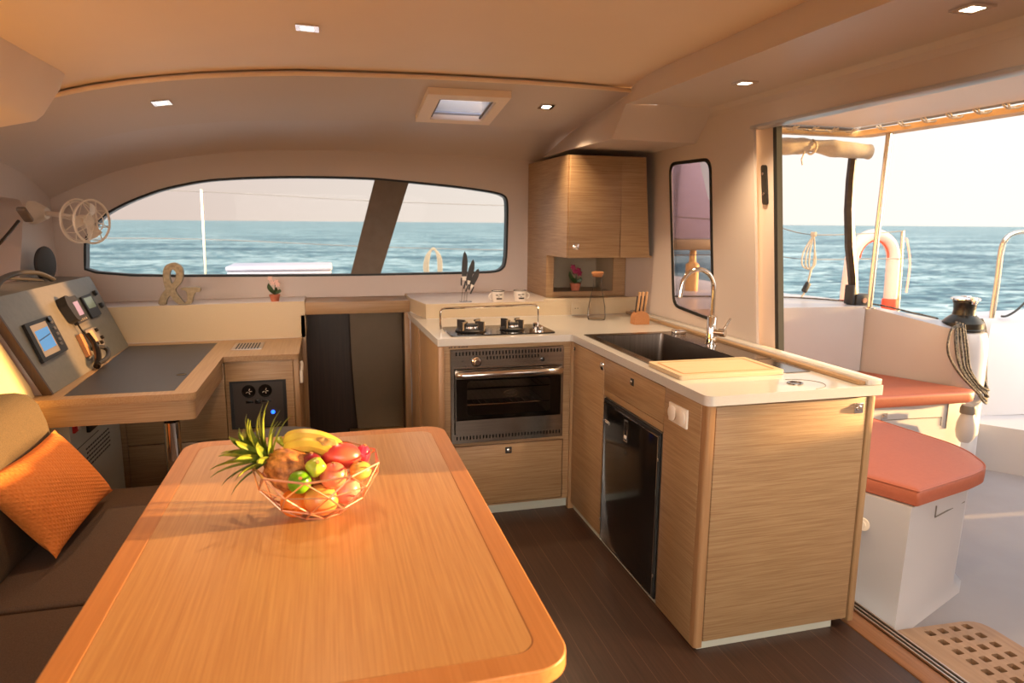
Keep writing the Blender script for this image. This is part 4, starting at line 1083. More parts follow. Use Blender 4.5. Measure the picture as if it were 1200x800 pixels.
st = thing('stool', 'round dark grey padded stool just behind the table', 'stool', (-.22, 2.93, 0))
bm = nb(); lathe(bm, [(0, .52), (.165, .52), (.178, .535), (.18, .57), (.165, .595), (.10, .603), (0, .605)], (-.22, 2.93, 0), 40); build('seat', bm, mat('stool_fabric', (66, 62, 64), .8), st)
bm = nb(); lathe(bm, [(0, 0), (.16, 0), (.16, .01), (.03, .02), (.025, .52), (0, .52)], (-.22, 2.93, 0), 32); build('base', bm, chrome, st)

# settee
se = thing('settee', 'brown fabric settee along the left side of the table', 'sofa', (-.8, 2, 0))
build('base', B((-1.15, .0, .0), (-.42, 2.965, .30), .01), oakH, se)
def cush(y0, y1, x0=-1.15, x1=-.38):
    return B((x0, y0, .302), (x1, y1, .42), .022, 4)
build('seat_cushion', cush(2.052, 2.975), brown, se)
build('seat_cushion', cush(1.05, 2.044), brown, se)
build('seat_cushion', cush(.05, 1.042), brown, se)
bm = nb()
secb = [(-1.155, .424), (-.985, .424), (-.975, .46), (-.985, .60), (-1.01, .78), (-1.03, .845), (-1.06, .882), (-1.10, .892), (-1.155, .89)]
rows = []
for y, s in ((.05, .97), (.07, 1), (2.72, 1), (2.742, .985), (2.75, .95)):
    rows.append([Vector((-1.08+(x+1.08)*s, y, .65+(z-.65)*s if z > .5 else z)) for x, z in secb])
grid(bm, rows, closed=True); poly(bm, rows[0]); poly(bm, rows[-1])
build('backrest', bm, noisy('brown_fabric_light', (88, 70, 48), (66, 52, 36), (240, 240, 240), .95, bump=.6), se, ang=50)

# orange scatter cushion
def cushion_mesh(T_, R_, B_, L_, puff=.062, n=26):
    bm = nb(); T_, R_, B_, L_ = map(Vector, (T_, R_, B_, L_))
    nrm = ((R_-T_).cross(L_-T_)).normalized()
    if nrm.x < 0: nrm = -nrm
    for sgn in (1, -1):
        rows = []
        for i in range(n+1):
            u = i/n; row = []
            for j in range(n+1):
                v = j/n
                p = (T_*(1-u)+R_*u)*(1-v)+(L_*(1-u)+B_*u)*v
                c = (T_+R_+B_+L_)/4
                a = 4*u*(1-u); b = 4*v*(1-v)
                p = p+(c-p)*(.10*(a*(1-b)**2+b*(1-a)**2)**1.0)
                h_ = puff*(a*b)**.42
                wr = .004*math.sin(9*u+4*v)*math.sin(7*v)*(a*b)
                row.append(p+nrm*(sgn*h_+wr))
            rows.append(row)
        grid(bm, rows)
    return bm
waf = orangeM
nt = waf.node_tree; b_ = nt.nodes['Principled BSDF']
tcx = N(nt, 'ShaderNodeTexCoord'); mpx = N(nt, 'ShaderNodeMapping'); mpx.inputs['Rotation'].default_value = (.35, 0, 0)
wv = N(nt, 'ShaderNodeTexWave', bands_direction='Z'); wv.inputs['Scale'].default_value = 24
wv2 = N(nt, 'ShaderNodeTexWave', bands_direction='Y'); wv2.inputs['Scale'].default_value = 24
mu = N(nt, 'ShaderNodeMath', operation='MAXIMUM'); bu = N(nt, 'ShaderNodeBump'); bu.inputs['Strength'].default_value = .45; bu.inputs['Distance'].default_value = .006
nt.links.new(tcx.outputs['Object'], mpx.inputs[0]); nt.links.new(mpx.outputs[0], wv.inputs['Vector']); nt.links.new(mpx.outputs[0], wv2.inputs['Vector'])
nt.links.new(wv.outputs['Fac'], mu.inputs[0]); nt.links.new(wv2.outputs['Fac'], mu.inputs[1]); nt.links.new(mu.outputs[0], bu.inputs['Height']); nt.links.new(bu.outputs[0], b_.inputs['Normal'])
cs = tag(build('scatter_cushion', cushion_mesh((-.985, 2.735, .745), (-.845, 2.83, .462), (-.865, 2.30, .445), (-1.02, 2.21, .745)), waf, ang=80), 'orange waffle-weave scatter cushion on the brown settee', 'cushion')

# ---------- fruit bowl
BX, BY, BZ = -.048, 1.835, .7205
bowl = thing('wire_fruit_bowl', 'geometric copper wire fruit bowl on the table', 'bowl', (BX, BY, BZ))
bm = nb()
def hexring(r, z, n, off): return [Vector((BX+r*math.cos(2*PI*(k+off)/n), BY+r*math.sin(2*PI*(k+off)/n), BZ+z)) for k in range(n)]
n_ = 9
r0 = hexring(.070, .004, n_, 0); r1 = hexring(.122, .042, n_, .5); r2 = hexring(.158, .095, n_, 0); r3 = hexring(.168, .142, n_, .5)
def seg(a, b, r=.0022): tube(bm, [a, b], r, 6)
for R_, nx in ((r0, r1), (r1, r2), (r2, r3)):
    for k in range(n_):
        if R_ is not r2: seg(R_[k], R_[(k+1) % n_])
        if R_ is r1: seg(R_[k], nx[k]); seg(R_[k], nx[(k+1) % n_])
        else: seg(R_[k], nx[k]); seg(R_[k], nx[k-1])
for k in range(n_): seg(r2[k], r2[(k+1) % n_], .0018); seg(r3[k], r3[(k+1) % n_], .003)
for k in range(n_): seg(r0[k], Vector((BX, BY, BZ+.004)), .0018)
build('wire_basket', bm, wireM, bowl)

def skin(name, c1, c2, sc, rough=.35, bump=0, lo=.35, hi=.65, det=3): return noisy(name, c1, c2, (sc,)*3, rough, det, bump, lo=lo, hi=hi)
orangeF = skin('orange_skin', (236, 132, 44), (226, 116, 34), 200, .45, .3)
peach = skin('mango_pink', (228, 84, 86), (240, 140, 96), 9, .3)
mangoY = skin('mango_yellow', (240, 170, 84), (232, 128, 72), 9, .3)
limeM = skin('lime_skin', (112, 160, 26), (86, 136, 18), 40, .3)
guavaM = skin('pale_green_fruit', (190, 196, 70), (164, 178, 50), 20, .3)
bananaM = skin('banana_skin', (226, 190, 78), (206, 166, 58), 14, .45)
beet = skin('dark_red_fruit', (130, 26, 48), (96, 16, 34), 30, .35)
pinkF = skin('pink_fruit', (232, 60, 96), (214, 44, 72), 20, .35)
pearM = skin('passion_yellow', (226, 180, 90), (206, 156, 70), 30, .4)
pineM = skin('pineapple_skin', (214, 138, 72), (118, 62, 28), 48, .55, .8, det=4)
crownG = skin('pineapple_leaf', (150, 156, 52), (84, 108, 42), 22, .4)
def fruit(name, label, cat, c, r, m, f=None, rot=(0, 0, 0), grp=None, stem=None, seg_=24):
    c = Vector((BX+c[0], BY+c[1], BZ+c[2]))
    t = thing(name, label, cat, c, grp)
    R_ = Matrix.Rotation(rot[2], 4, 'Z') @ Matrix.Rotation(rot[1], 4, 'Y') @ Matrix.Rotation(rot[0], 4, 'X')
    bm = nb(); ball(bm, c, r, seg_, 16, f, mtx=R_); build('flesh', bm, m, t, ang=80)
    if stem:
        rr = r if isinstance(r, (int, float)) else r[2]
        bm = nb(); lathe(bm, [(0, 0), (.004, 0), (.005, stem), (.0, stem)], c+(R_ @ Vector((0, 0, rr*.93))), 10, R_ @ Vector((0, 0, 1))); build('stalk', bm, cork, t)
    return t
lob = lambda n, a: (lambda d, th, ph: 1+a*math.cos(n*ph)*math.sin(th))
fruit('orange', 'orange low at the left side of the wire bowl', 'fruit', (-.062, -.035, .042), .038, orangeF, stem=.003)
fruit('mango', 'large yellow-orange mango at the front bottom of the bowl', 'fruit', (.006, -.052, .050), (.046, .038, .042), mangoY, rot=(0, .4, .3), stem=.004)
fruit('tomato', 'small pale orange round fruit at the very front of the bowl', 'fruit', (.030, -.100, .060), .022, orangeF) if False else None
fruit('apple', 'pale pinkish apple low at the right of the bowl', 'fruit', (.072, -.022, .060), .038, skin('apple_pink', (240, 170, 140), (232, 120, 100), 12, .3), f=lambda d, th, ph: 1-.12*math.exp(-(th/.35)**2), stem=.012)
fruit('peach', 'blushed coral peach in the middle right of the bowl', 'fruit', (.040, -.045, .112), .036, peach, f=lambda d, th, ph: 1-.05*math.exp(-((ph-4.6)/.25)**2), stem=.004)
fruit('mango', 'big crimson mango on top of the fruit', 'fruit', (.058, .030, .140), (.056, .040, .037), skin('mango_red', (206, 44, 66), (226, 96, 70), 10, .3), rot=(.1, .15, .1), stem=.004, f=lambda d, th, ph: 1+.08*d.x)
fruit('lime', 'bright green lime at the left front of the bowl', 'fruit', (-.046, -.072, .112), (.030, .030, .031), limeM, f=lob(5, .02), rot=(.9, .2, 0), stem=.003)
fruit('green_tomato', 'yellow-green lobed fruit in the middle of the bowl', 'fruit', (-.004, -.052, .142), (.026, .026, .024), guavaM, f=lob(4, .07), rot=(.7, .3, 0), stem=.006)
fruit('plum', 'dark red round fruit behind the green lobed one', 'fruit', (-.016, -.006, .140), .026, beet, stem=.004)
fruit('passion_fruit', 'yellow round fruit at the right rim of the bowl', 'fruit', (.110, -.018, .110), (.030, .028, .026), pearM, f=lob(3, .04), stem=.004)
fruit('lime', 'small green lime behind the crimson mango', 'fruit', (.045, .085, .150), (.026, .022, .022), limeM, stem=.003)
fruit('dragon_fruit', 'bright pink fruit at the right back of the bowl', 'fruit', (.118, .050, .128), (.022, .024, .032), pinkF, f=lob(6, .06), rot=(0, .3, 0), stem=.005)
# bananas
bn = thing('banana_bunch', 'bunch of ripe bananas lying along the back of the bowl', 'fruit', (BX-.02, BY+.05, BZ+.15))
for k, (dy, dz, sh) in enumerate(((.0, .0, 0), (-.026, -.018, .006), (.026, -.014, .0))):
    P = crom([(BX-.085+sh, BY+.075+dy*.3, BZ+.168+dz*.2), (BX-.070, BY+.072+dy, BZ+.186+dz), (BX-.035, BY+.066+dy, BZ+.192+dz), (BX+.01, BY+.058+dy, BZ+.184+dz), (BX+.045, BY+.050+dy, BZ+.166+dz), (BX+.062, BY+.046+dy, BZ+.150+dz)], 5)
    nP = len(P); bm = nb(); tube(bm, P, [.006+.0155*min(1, 5*min(i/nP, 1-i/nP))**.7 for i in range(nP)], 8); build('banana', bm, bananaM, bn)
bm = nb(); tube(bm, crom([(BX-.085, BY+.075, BZ+.168), (BX-.098, BY+.078, BZ+.176), (BX-.104, BY+.080, BZ+.190)], 4), [.013, .009, .008, .008, .007, .009], 10); build('stalk', bm, guavaM, bn)
# ginger-like knobbly root
fruit('ginger_root', 'knobbly tan ginger root beside the bananas', 'root', (.020, .035, .178), (.036, .018, .015), skin('ginger', (206, 160, 92), (176, 128, 66), 60, .6, .4), f=lambda d, th, ph: 1+.12*math.sin(5*ph)*math.sin(3*th), rot=(0, .1, -.2))
# pineapple
pa = Vector((BX-.045, BY+.010, BZ+.098)); pbx = Vector((-.76, .05, .50)).normalized()
pin = thing('pineapple', 'pineapple lying in the bowl with its leafy crown to the left', 'fruit', tuple(pa))
qp = Vector((0, 0, 1)).rotation_difference(pbx)
bm = nb()
def pf(d, th, ph): return 1+.07*abs(math.sin(6*ph+th*5))*abs(math.sin(6*ph-th*5))
rows_c = pa+pbx*.02
ball(bm, rows_c, (.056, .056, .082), 72, 44, pf, mtx=qp.to_matrix().to_4x4()); build('flesh', bm, pineM, pin, ang=80)
base = rows_c+pbx*.076
for k in range(38):
    lvl = k/38; az2 = k*2.399
    spread = 1.15*(1-lvl)+.12
    L_ = (.060+.060*math.sin(PI*min(1, .2+lvl*.7)))*random.uniform(.85, 1.2)
    side = qp@Vector((math.cos(az2), math.sin(az2), 0)); d0 = (pbx*math.cos(spread)+side*math.sin(spread)).normalized()
    rows = []; start = base+pbx*.032*lvl+side*.014*(1-lvl)
    wv_ = side.cross(pbx).normalized()
    for i in range(7):
        u = i/6; w = .0125*(1-u**1.6)*(.8+.5*u)+.0006
        curl = side*(.022*u**3)-pbx*(.020*u**4)+Vector((0, 0, .012*u*u))
        c = start+d0*L_*u+curl
        rows.append([c-wv_*w, c-d0.cross(wv_)*w*.35, c+wv_*w])
    bm = nb(); grid(bm, rows); grid(bm, [[p+d0.cross(wv_)*.0012 for p in r] for r in rows]); build('crown_leaf', bm, crownG, pin)

# ================================================================== LAMPS
def ceil_lamp(c, nrm, label, ydir=(0, 1, 0)):
    n = Vector(nrm).normalized(); t = thing('ceiling_light', label, 'light', c, 'recessed ceiling lights')
    c = Vector(c); v = Vector(ydir); v = (v-n*v.dot(n)).normalized(); u = v.cross(n)
    Mx = Matrix(((u.x, v.x, n.x), (u.y, v.y, n.y), (u.z, v.z, n.z))).to_4x4(); Mx.translation = c
    bm = nb(); plate(bm, 'Z', rrect(-.040, -.040, .040, .040, .003), .000, .006, [rrect(-.022, -.022, .022, .022, .002)])
    for q_ in bm.verts: q_.co = Mx @ q_.co
    build('bezel', bm, chrome, t)
    bm = nb(); plate(bm, 'Z', rrect(-.022, -.022, .022, .022, .002), .000, .003)
    for q_ in bm.verts: q_.co = Mx @ q_.co
    build('lens', bm, lensM, t)
    l = bpy.data.lights.new('lamp_glow', 'SPOT'); l.energy = 19.0; l.color = (1, .72, .44); l.spot_size = 1.9; l.spot_blend = .8; l.shadow_soft_size = .02
    lo = bpy.data.objects.new('lamp_glow', l); COL.objects.link(lo); lo.parent = t; lo.location = n*.012
    lo.rotation_mode = 'QUATERNION'; lo.rotation_quaternion = n.to_track_quat('-Z', 'Y')
    del t['group']
    return t
ceil_lamp((-.042, 2.69, C0(-.042)+.0285), (-.02, 0, -1), 'square ceiling light on the main ceiling, nearest above the table')
def pn(x, y):
    dx = (pz(x+.05, y)-pz(x-.05, y))/.1; dy = (pz(x, y+.05)-pz(x, y-.05))/.1
    return Vector((dx, dy, -1)).normalized()
ceil_lamp((-.738, 3.7, pz(-.738, 3.7)-.001), pn(-.738, 3.7), 'square light in the forward headliner panel, left of the hatch')
ceil_lamp((1.179, 3.7, pz(1.179, 3.7)-.001), pn(1.179, 3.7), 'square light in the forward headliner panel, right of the hatch')
ceil_lamp((1.69, 2.608, 2.0795), (0, 0, -1), 'square light in the right soffit, nearer the galley window')
ceil_lamp((1.696, 1.57, 2.0795), (0, 0, -1), 'square light in the right soffit above the open door')

# roof hatch
ht = thing('roof_hatch', 'small rectangular roof hatch in the forward headliner', 'hatch', (.725, 3.76, 2.07))
def hp_(x, y, d): return Vector((x, y, pz(x, y)+d))
bm = nb()
o1 = [(.505, 3.505), (.930, 3.505), (.930, 4.01), (.505, 4.01)]; i1 = [(.575, 3.585), (.872, 3.585), (.872, 3.945), (.575, 3.945)]
rows = [[hp_(x, y, -.001) for x, y in o1], [hp_(x, y, -.035) for x, y in o1], [hp_(x, y, -.035) for x, y in i1], [hp_(x, y, .10) for x, y in i1]]
grid(bm, rows, closed=True); hf = build('hatch_frame', bm, ceilM, ht, ang=20)
for x in (.578, .855):
    bm = nb(); tube(bm, [hp_(x+.006, 3.59, -.018), hp_(x+.006, 3.94, -.018)], .007, 8); build('blind_rail', bm, mullM, ht)
bm = nb(); rows = [[hp_(x, y, -.004) for x, y in i1], [hp_(x, y, .002) for x, y in i1]]; grid(bm, rows, closed=True); poly(bm, rows[0]); poly(bm, rows[1]); build('pane', bm, hatchM, ht)
bm = nb(); tube(bm, [hp_(.585, 3.905, -.010), hp_(.862, 3.905, -.010)], .008, 8); build('hatch_bar', bm, white, ht)

# ================================================================== COCKPIT
# grating
bm = nb()
gx0, gy0, pt = 2.262, 1.955, .0615
holes = [rrect(gx0+pt*i-.0165, gy0-pt*j-.0165, gx0+pt*i+.0165, gy0-pt*j+.0165, .003, 1) for i in range(4) for j in range(18)]
plate(bm, 'Z', roundpoly([(2.06, .75), (2.535, .75), (2.535, 1.985), (2.06, 2.01)], [.01, .02, .08, .01]), FZ+.001, FZ+.022, holes)
gr = tag(build('floor_grating', bm, teak), 'teak grating with square holes set in the cockpit sole', 'grating')
build('drain_well', B((2.20, .76, FZ+.0005), (2.50, 1.98, FZ+.0012)), blackM, gr)

# near cockpit seat
ns_ = thing('cockpit_bench', 'white moulded cockpit seat with terracotta cushion, nearest the door', 'seat', (2.5, 2.5, FZ))
bot = [(2.13, 2.00), (2.66, 2.22), (2.76, 2.30), (2.80, 2.45), (2.80, 3.1), (2.06, 3.1), (2.06, 2.3)]
tp = [(2.205, 2.055), (2.60, 2.16), (2.66, 2.20), (2.74, 2.44), (2.74, 3.1), (2.06, 3.1), (2.06, 2.38)]
bm = nb()
fil = [(c[0]+(.02 if c[0] > 2.4 else -.0), c[1]-.02) for c in bot]
rows = [[Vector((x, y, FZ+.001)) for x, y in fil], [Vector((x, y, FZ+.03)) for x, y in bot], [Vector((x, y, .395)) for x, y in tp]]
grid(bm, rows, closed=True); poly(bm, rows[-1]); build('base', bm, white, ns_, ang=40)
bm = nb(); lathe(bm, [(0, .006), (.012, .006), (.014, .003), (.026, .003), (.028, 0)], (2.118, 2.20, .27), 24, Vector((-1, -.35, .1))); build('round_fitting', bm, fanM, ns_)
bm = nb(); tube(bm, [(2.36, 2.083, .375), (2.362, 2.085, .325), (2.60, 2.165, .335)], .003, 6); build('hatch_seam', bm, greyrub, ns_)
cpts = roundpoly([(2.222, 2.045), (2.60, 2.14), (2.76, 2.20), (2.89, 2.44), (2.83, 3.08), (2.05, 3.08), (2.05, 2.42)], [.01, .05, .12, .12, .02, .02, .02], 8)
bm = nb(); rows = []
def inset(p, d):
    c = Vector((sum(x for x, y in p)/len(p), sum(y for x, y in p)/len(p)))
    return [tuple(c+(Vector(x)-c)*(1-d/.42)) for x in p]
for z, d in ((.396, .012), (.402, .002), (.425, .0), (.452, .0), (.462, .006), (.467, .02), (.468, .05)): rows.append([Vector((x, y, z)) for x, y in inset(cpts, d)])
grid(bm, rows, closed=True); poly(bm, rows[-1]); poly(bm, rows[0]); cu = build('seat_cushion', bm, terracotta, ns_, ang=50)
bm = nb(); tube(bm, [Vector((x, y, .463)) for x, y in inset(cpts, .003)], .003, 6, closed=True); build('piping', bm, terracotta, cu)

# far cockpit seat
fs_ = thing('cockpit_bench', 'white cockpit bench with terracotta cushion, below the winch', 'seat', (2.9, 3.5, FZ))
bm = nb(); plate(bm, 'Z', [(2.01, 3.235), (3.76, 3.215), (3.80, 3.24), (3.80, 3.36), (3.58, 3.84), (2.01, 3.86)], FZ+.001, .434); build('base', bm, white, fs_)
c2 = roundpoly([(2.02, 3.20), (3.08, 3.20), (3.785, 3.175), (3.86, 3.24), (3.57, 3.862), (2.02, 3.852)], [.01, .01, .04, .03, .02, .02])
bm = nb(); rows = []
for z, d in ((.436, .01), (.442, .002), (.46, 0), (.488, 0), (.498, .006), (.503, .02), (.504, .05)): rows.append([Vector((x, y, z)) for x, y in inset(c2, d)])
grid(bm, rows, closed=True); poly(bm, rows[-1]); poly(bm, rows[0]); build('seat_cushion', bm, terracotta, fs_, ang=50)
bm = nb(); tube(bm, [(2.6, 3.2285, .365), (3.60, 3.2165, .345), (3.60, 3.2165, .29)], .003, 6); tube(bm, [(3.64, 3.2155, .43), (3.64, 3.2155, .27)], .004, 6); build('locker_seam', bm, greyrub, fs_)
l_ = latch(fs_, (3.175, 3.2205, .375), '-Y', False, .022)

# canister hanging on the bench front
cn = thing('spotlight', 'pale hand lamp with grey cap hanging on the bench front', 'lamp', (3.71, 3.17, .17))
bm = nb(); lathe(bm, [(0, .0), (.03, .002), (.048, .03), (.055, .07), (.052, .12), (.040, .16), (.034, .18), (0, .18)], (3.705, 3.135, .205), 28); build('body', bm, white, cn)
bm = nb(); lathe(bm, [(0, 0), (.044, 0), (.044, .03), (.036, .05), (0, .05)], (3.705, 3.135, .385), 24); build('cap', bm, greyrub, cn)

# winch pillar
wp = tag(build('winch_pillar', (lambda b: (lathe(b, [(0, 0), (.165, 0), (.158, .02), (.155, .80), (.150, .90), (.135, .945), (.10, .955), (0, .955)], (3.965, 3.47, FZ+.001), 40), b)[1])(nb()), white), 'white moulded pillar carrying the winch', 'pillar')
wn = thing('winch', 'black sheet winch with chrome top on the white pillar', 'winch', (3.965, 3.47, .838))
WC = (3.965, 3.47, .8365)
bm = nb(); lathe(bm, [(0, 0), (.122, 0), (.125, .01), (.118, .016), (.118, .05), (.112, .058), (.085, .085), (.066, .10), (.062, .13), (.066, .175), (.070, .18), (.070, .19), (0, .19)], WC, 40); build('drum', bm, noisy('winch_black', (62, 58, 50), (48, 45, 40), (3, 3, 120), .3, metal=.7), wn)
bm = nb(); lathe(bm, [(0, .192), (.078, .192), (.084, .198), (.084, .206), (.070, .214), (.030, .218), (.028, .222), (0, .222)], WC, 36); build('top_cap', bm, chrome, wn)
bm = nb(); rbox(bm, (3.93, 3.375, 1.01), (3.955, 3.40, 1.055), .006); rbox(bm, (3.93, 3.38, 1.045), (3.955, 3.44, 1.056), .004); build('line_stripper', bm, chrome, wn)

# coiled rope hanging from the winch
bm = nb()
for k, (dx, dz, w) in enumerate(((0, 0, 0), (.022, .03, .01), (.045, .06, .015), (.06, .02, .02), (-.045, .01, -.03), (-.01, -.02, 0))):
    P = crom([(3.835+dx*.5, 3.40-.01*k, .90-.004*k), (3.80+dx, 3.36, .86), (3.765+dx+w, 3.31, .74), (3.80+dx, 3.29, .62), (3.90+dx*.6, 3.27, .50+dz*.3), (3.99+dx*.3, 3.27, .42+dz), (4.07-dx*.1, 3.33, .42+dz), (4.09-.01*k, 3.37, .56), (4.105-.006*k, 3.40, .72), (4.10-.008*k, 3.42, .84), (4.06-.01*k, 3.42, .91)], 7)
    tube(bm, P, .0075, 7)
tag(build('winch_rope', bm, fleck), 'dark flecked rope coiled over the winch and hanging in a loop', 'rope')

# sheet lying along the coaming
bm = nb(); tube(bm, crom([(2.4, 4.60, .968), (3.3, 4.42, .962), (3.705, 4.02, .952), (3.78, 3.70, .925), (3.86, 3.56, .90)], 8), .006, 7)
tag(build('deck_line', bm, fleck), 'dark line running along the top of the cockpit coaming', 'rope')

# poles under the awning
bm = nb(); tube(bm, [(3.49, 3.76, .96), (3.495, 3.76, 1.5), (3.51, 3.76, 2.10)], .017, 14); lathe(bm, [(0, 0), (.038, 0), (.038, .006), (.02, .012), (0, .012)], (3.49, 3.76, .952), 20)
tag(build('awning_pole', bm, ssteel), 'polished stainless pole holding the awning corner', 'pole')
bm = nb(); rows = []
for z, x, w in ((1.027, 3.565, .030), (1.15, 3.545, .033), (1.35, 3.50, .034), (1.6, 3.463, .030), (1.8, 3.452, .026), (2.03, 3.455, .022)):
    rows.append([Vector((x-w, 3.985, z)), Vector((x-w*.2, 3.965, z)), Vector((x+w, 3.985, z)), Vector((x+w*.9, 4.015, z)), Vector((x-w*.9, 4.015, z))])
grid(bm, rows, closed=True); poly(bm, rows[0]); poly(bm, rows[-1])
mp_ = build('dark_spar', bm, noisy('dark_anodised', (66, 58, 50), (50, 44, 40), (3, 3, 30), .35, metal=.6), None, 40)
tag(mp_, 'dark curved spar rising from the block to the awning', 'spar')
bk = thing('rope_clutch', 'black deck fitting on the coaming at the foot of the spar', 'deck fitting', (3.6, 3.98, .945))
build('body', B((3.535, 3.93, .948), (3.675, 4.03, 1.025), .008), blackM, bk)
bm = nb(); cyl(bm, (3.60, 3.93, .985), (3.60, 3.922, .985), .018, 16); cyl(bm, (3.645, 3.93, .975), (3.645, 3.924, .975), .008, 12); build('sheave', bm, wireM, bk)
build('side_cover', B((3.505, 3.94, .955), (3.533, 4.02, 1.09), .006), blackM, bk)

# awning (hard top) with laced edge
aw = thing('cockpit_awning', 'pale cockpit awning with laced edge above the open door side', 'awning', (2.8, 2.5, 2.05))
bm = nb(); plate(bm, 'Z', [(1.956, -1.5), (3.45, -1.5), (3.42, 3.3), (3.36, 3.90), (1.956, 3.90)], 2.13, 2.15); build('roof_panel', bm, cream, aw)
bm = nb(); plate(bm, 'Z', [(3.50, -1.5), (3.62, -1.5), (3.60, 3.2), (3.57, 3.98), (3.50, 4.03), (2.10, 4.03), (2.10, 3.96), (3.44, 3.96), (3.48, 3.3)], 2.085, 2.12); build('rim', bm, sunrim, aw)
bm = nb(); tube(bm, [(2.0, 3.93, 2.125), (3.36, 3.93, 2.125), (3.42, 3.90, 2.13), (3.455, 3.3, 2.135), (3.47, -1.5, 2.14)], .012, 8); build('edge_tube', bm, greyrub, aw)
def lace(p, d, w):
    bm = nb()
    p = Vector(p); d = Vector(d).normalized(); w = Vector(w)
    tube(bm, [p-w+Vector((0, 0, .0)), p-w*.4+Vector((0, 0, -.018)), p+w*.4+d*.03+Vector((0, 0, -.018)), p+w+d*.05], .006, 6)
    tube(bm, [p-w+d*.03, p+Vector((0, 0, -.02)), p+w-d*.01], .006, 6)
    build('lace', bm, ropeM, aw)
for k in range(9): lace((2.15+.15*k, 3.93, 2.12), (1, 0, 0), (0, .045, 0))
for k in range(16): lace((3.45, 3.75-.17*k, 2.122), (0, -1, 0), (.05, 0, 0))
bm = nb(); tube(bm, crom([(2.15, 3.90, 2.11), (2.45, 3.95, 2.105), (2.8, 3.90, 2.11), (3.1, 3.95, 2.105), (3.35, 3.92, 2.11)], 6), .005, 6)
build('lace_line', bm, ropeM, aw)
# rolled side curtain
bm = nb(); P = crom([(2.30, 3.97, 2.0), (2.6, 3.97, 2.005), (2.9, 3.97, 2.003), (3.1, 3.97, 2.012), (3.3, 3.97, 2.0), (3.56, 3.97, 1.99)], 6)
tube(bm, P, [.047+.002*math.sin(i*1.7)+.003*math.sin(i*.6)-.010*math.exp(-((i-19)/1.6)**2) for i in range(len(P))], 14, flat=1.1)
rc = tag(build('rolled_curtain', bm, canvas), 'rolled beige canvas side curtain under the awning edge', 'curtain')
bm = nb()
tube(bm, [(3.10+.0*math.cos(a), 3.97+.05*math.cos(a), 2.005+.045*math.sin(a)) for a in [2*PI*k/14 for k in range(14)]], .007, 6, closed=True)
tube(bm, [(3.02, 3.93, 1.97), (3.00, 3.93, 1.92), (3.01, 3.93, 1.885)], .004, 6)
build('tie', bm, ropeM, rc)
bm = nb(); tube(bm, [(2.3, 4.0, 2.055), (3.42, 4.0, 2.045)], .010, 8); build('hanging_rod', bm, white, rc)

# lifelines, horseshoe buoy, rope hanks
bm = nb(); tube(bm, crom([(2.2, 4.42, 1.56), (3.07, 4.42, 1.505), (3.5, 4.42, 1.43), (4.2, 4.55, 1.44), (4.55, 4.6, 1.46)], 6), .0035, 6)
tag(build('guard_wire', bm, wireD), 'upper guard wire beside the cockpit, sagging to the buoy', 'guard wire', 'cockpit guard wires')
bm = nb(); tube(bm, crom([(2.2, 4.42, 1.28), (3.07, 4.42, 1.28), (3.5, 4.42, 1.245), (4.3, 4.58, 1.235), (4.6, 4.6, 1.235)], 6), .003, 6)
tag(build('guard_wire', bm, wireD), 'lower guard wire beside the cockpit, behind the spar', 'guard wire', 'cockpit guard wires')
bm = nb(); tube(bm, [(4.66, 4.70, .55), (4.645, 4.70, 1.0), (4.62, 4.70, 1.46)], .014, 10)
tag(build('stanchion', bm, ssteel), 'short stainless stanchion beside the horseshoe buoy', 'stanchion')
hb = thing('horseshoe_buoy', 'horseshoe lifebuoy in a pale translucent cover on the guard wires', 'lifebuoy', (4.35, 4.64, .85))
bm = nb(); P = [(4.31+.205*math.cos(a), 4.66, 1.22+.205*math.sin(a)) for a in [PI*k/16 for k in range(17)]]
P = [(4.525, 4.66, .90), (4.522, 4.66, 1.06)]+P+[(4.095, 4.66, 1.06), (4.09, 4.66, .90)]
tube(bm, P, .058, 14, flat=.8); build('cover', bm, sleeve, hb)
for x in (4.09, 4.525):
    bm = nb(); lathe(bm, [(0, 0), (.05, 0), (.062, .02), (.060, .09), (.0, .09)], (x, 4.66, .805), 18); build('foam_end', bm, orangered, hb)
bm = nb(); tube(bm, [(4.31+.14*math.cos(a), 4.645, 1.24+.14*math.sin(a)) for a in [PI*k/12 for k in range(13)]], .008, 8); build('strap', bm, orangered, hb)
bm = nb(); tube(bm, crom([(4.60, 4.63, 1.40), (4.66, 4.63, 1.2), (4.655, 4.63, .95)], 5), .012, 8, flat=.4); build('tape', bm, sleeve, hb)
rh = thing('rope_hank', 'loop of thin rope with a black block hanging from the guard wire', 'rope', (3.5, 4.4, 1.0))
bm = nb()
for w in (-.03, .0, .028):
    tube(bm, crom([(3.515, 4.40, 1.425), (3.515-.045+w, 4.40, 1.30), (3.50-.03+w, 4.40, 1.20), (3.52, 4.40, 1.17), (3.545+w*.3, 4.40, 1.22), (3.535, 4.40, 1.33), (3.52, 4.40, 1.42)], 6), .005, 6)
tube(bm, [(3.525, 4.40, 1.19), (3.50, 4.40, 1.07)], .007, 6); tube(bm, [(3.50-.02, 4.4, 1.0), (3.455, 4.40, .962)], .006, 6)
rbox(bm, (3.503, 4.38, 1.415), (3.53, 4.42, 1.45), .005); build('rope', bm, ropeM, rh)
bm = nb(); T = Matrix.Translation((3.488, 4.40, 1.035)) @ Matrix.Rotation(.5, 4, 'Y'); rbox(bm, (-.022, -.015, -.042), (.022, .015, .042), .012, 3, mtx=T); build('block', bm, blackM, rh)

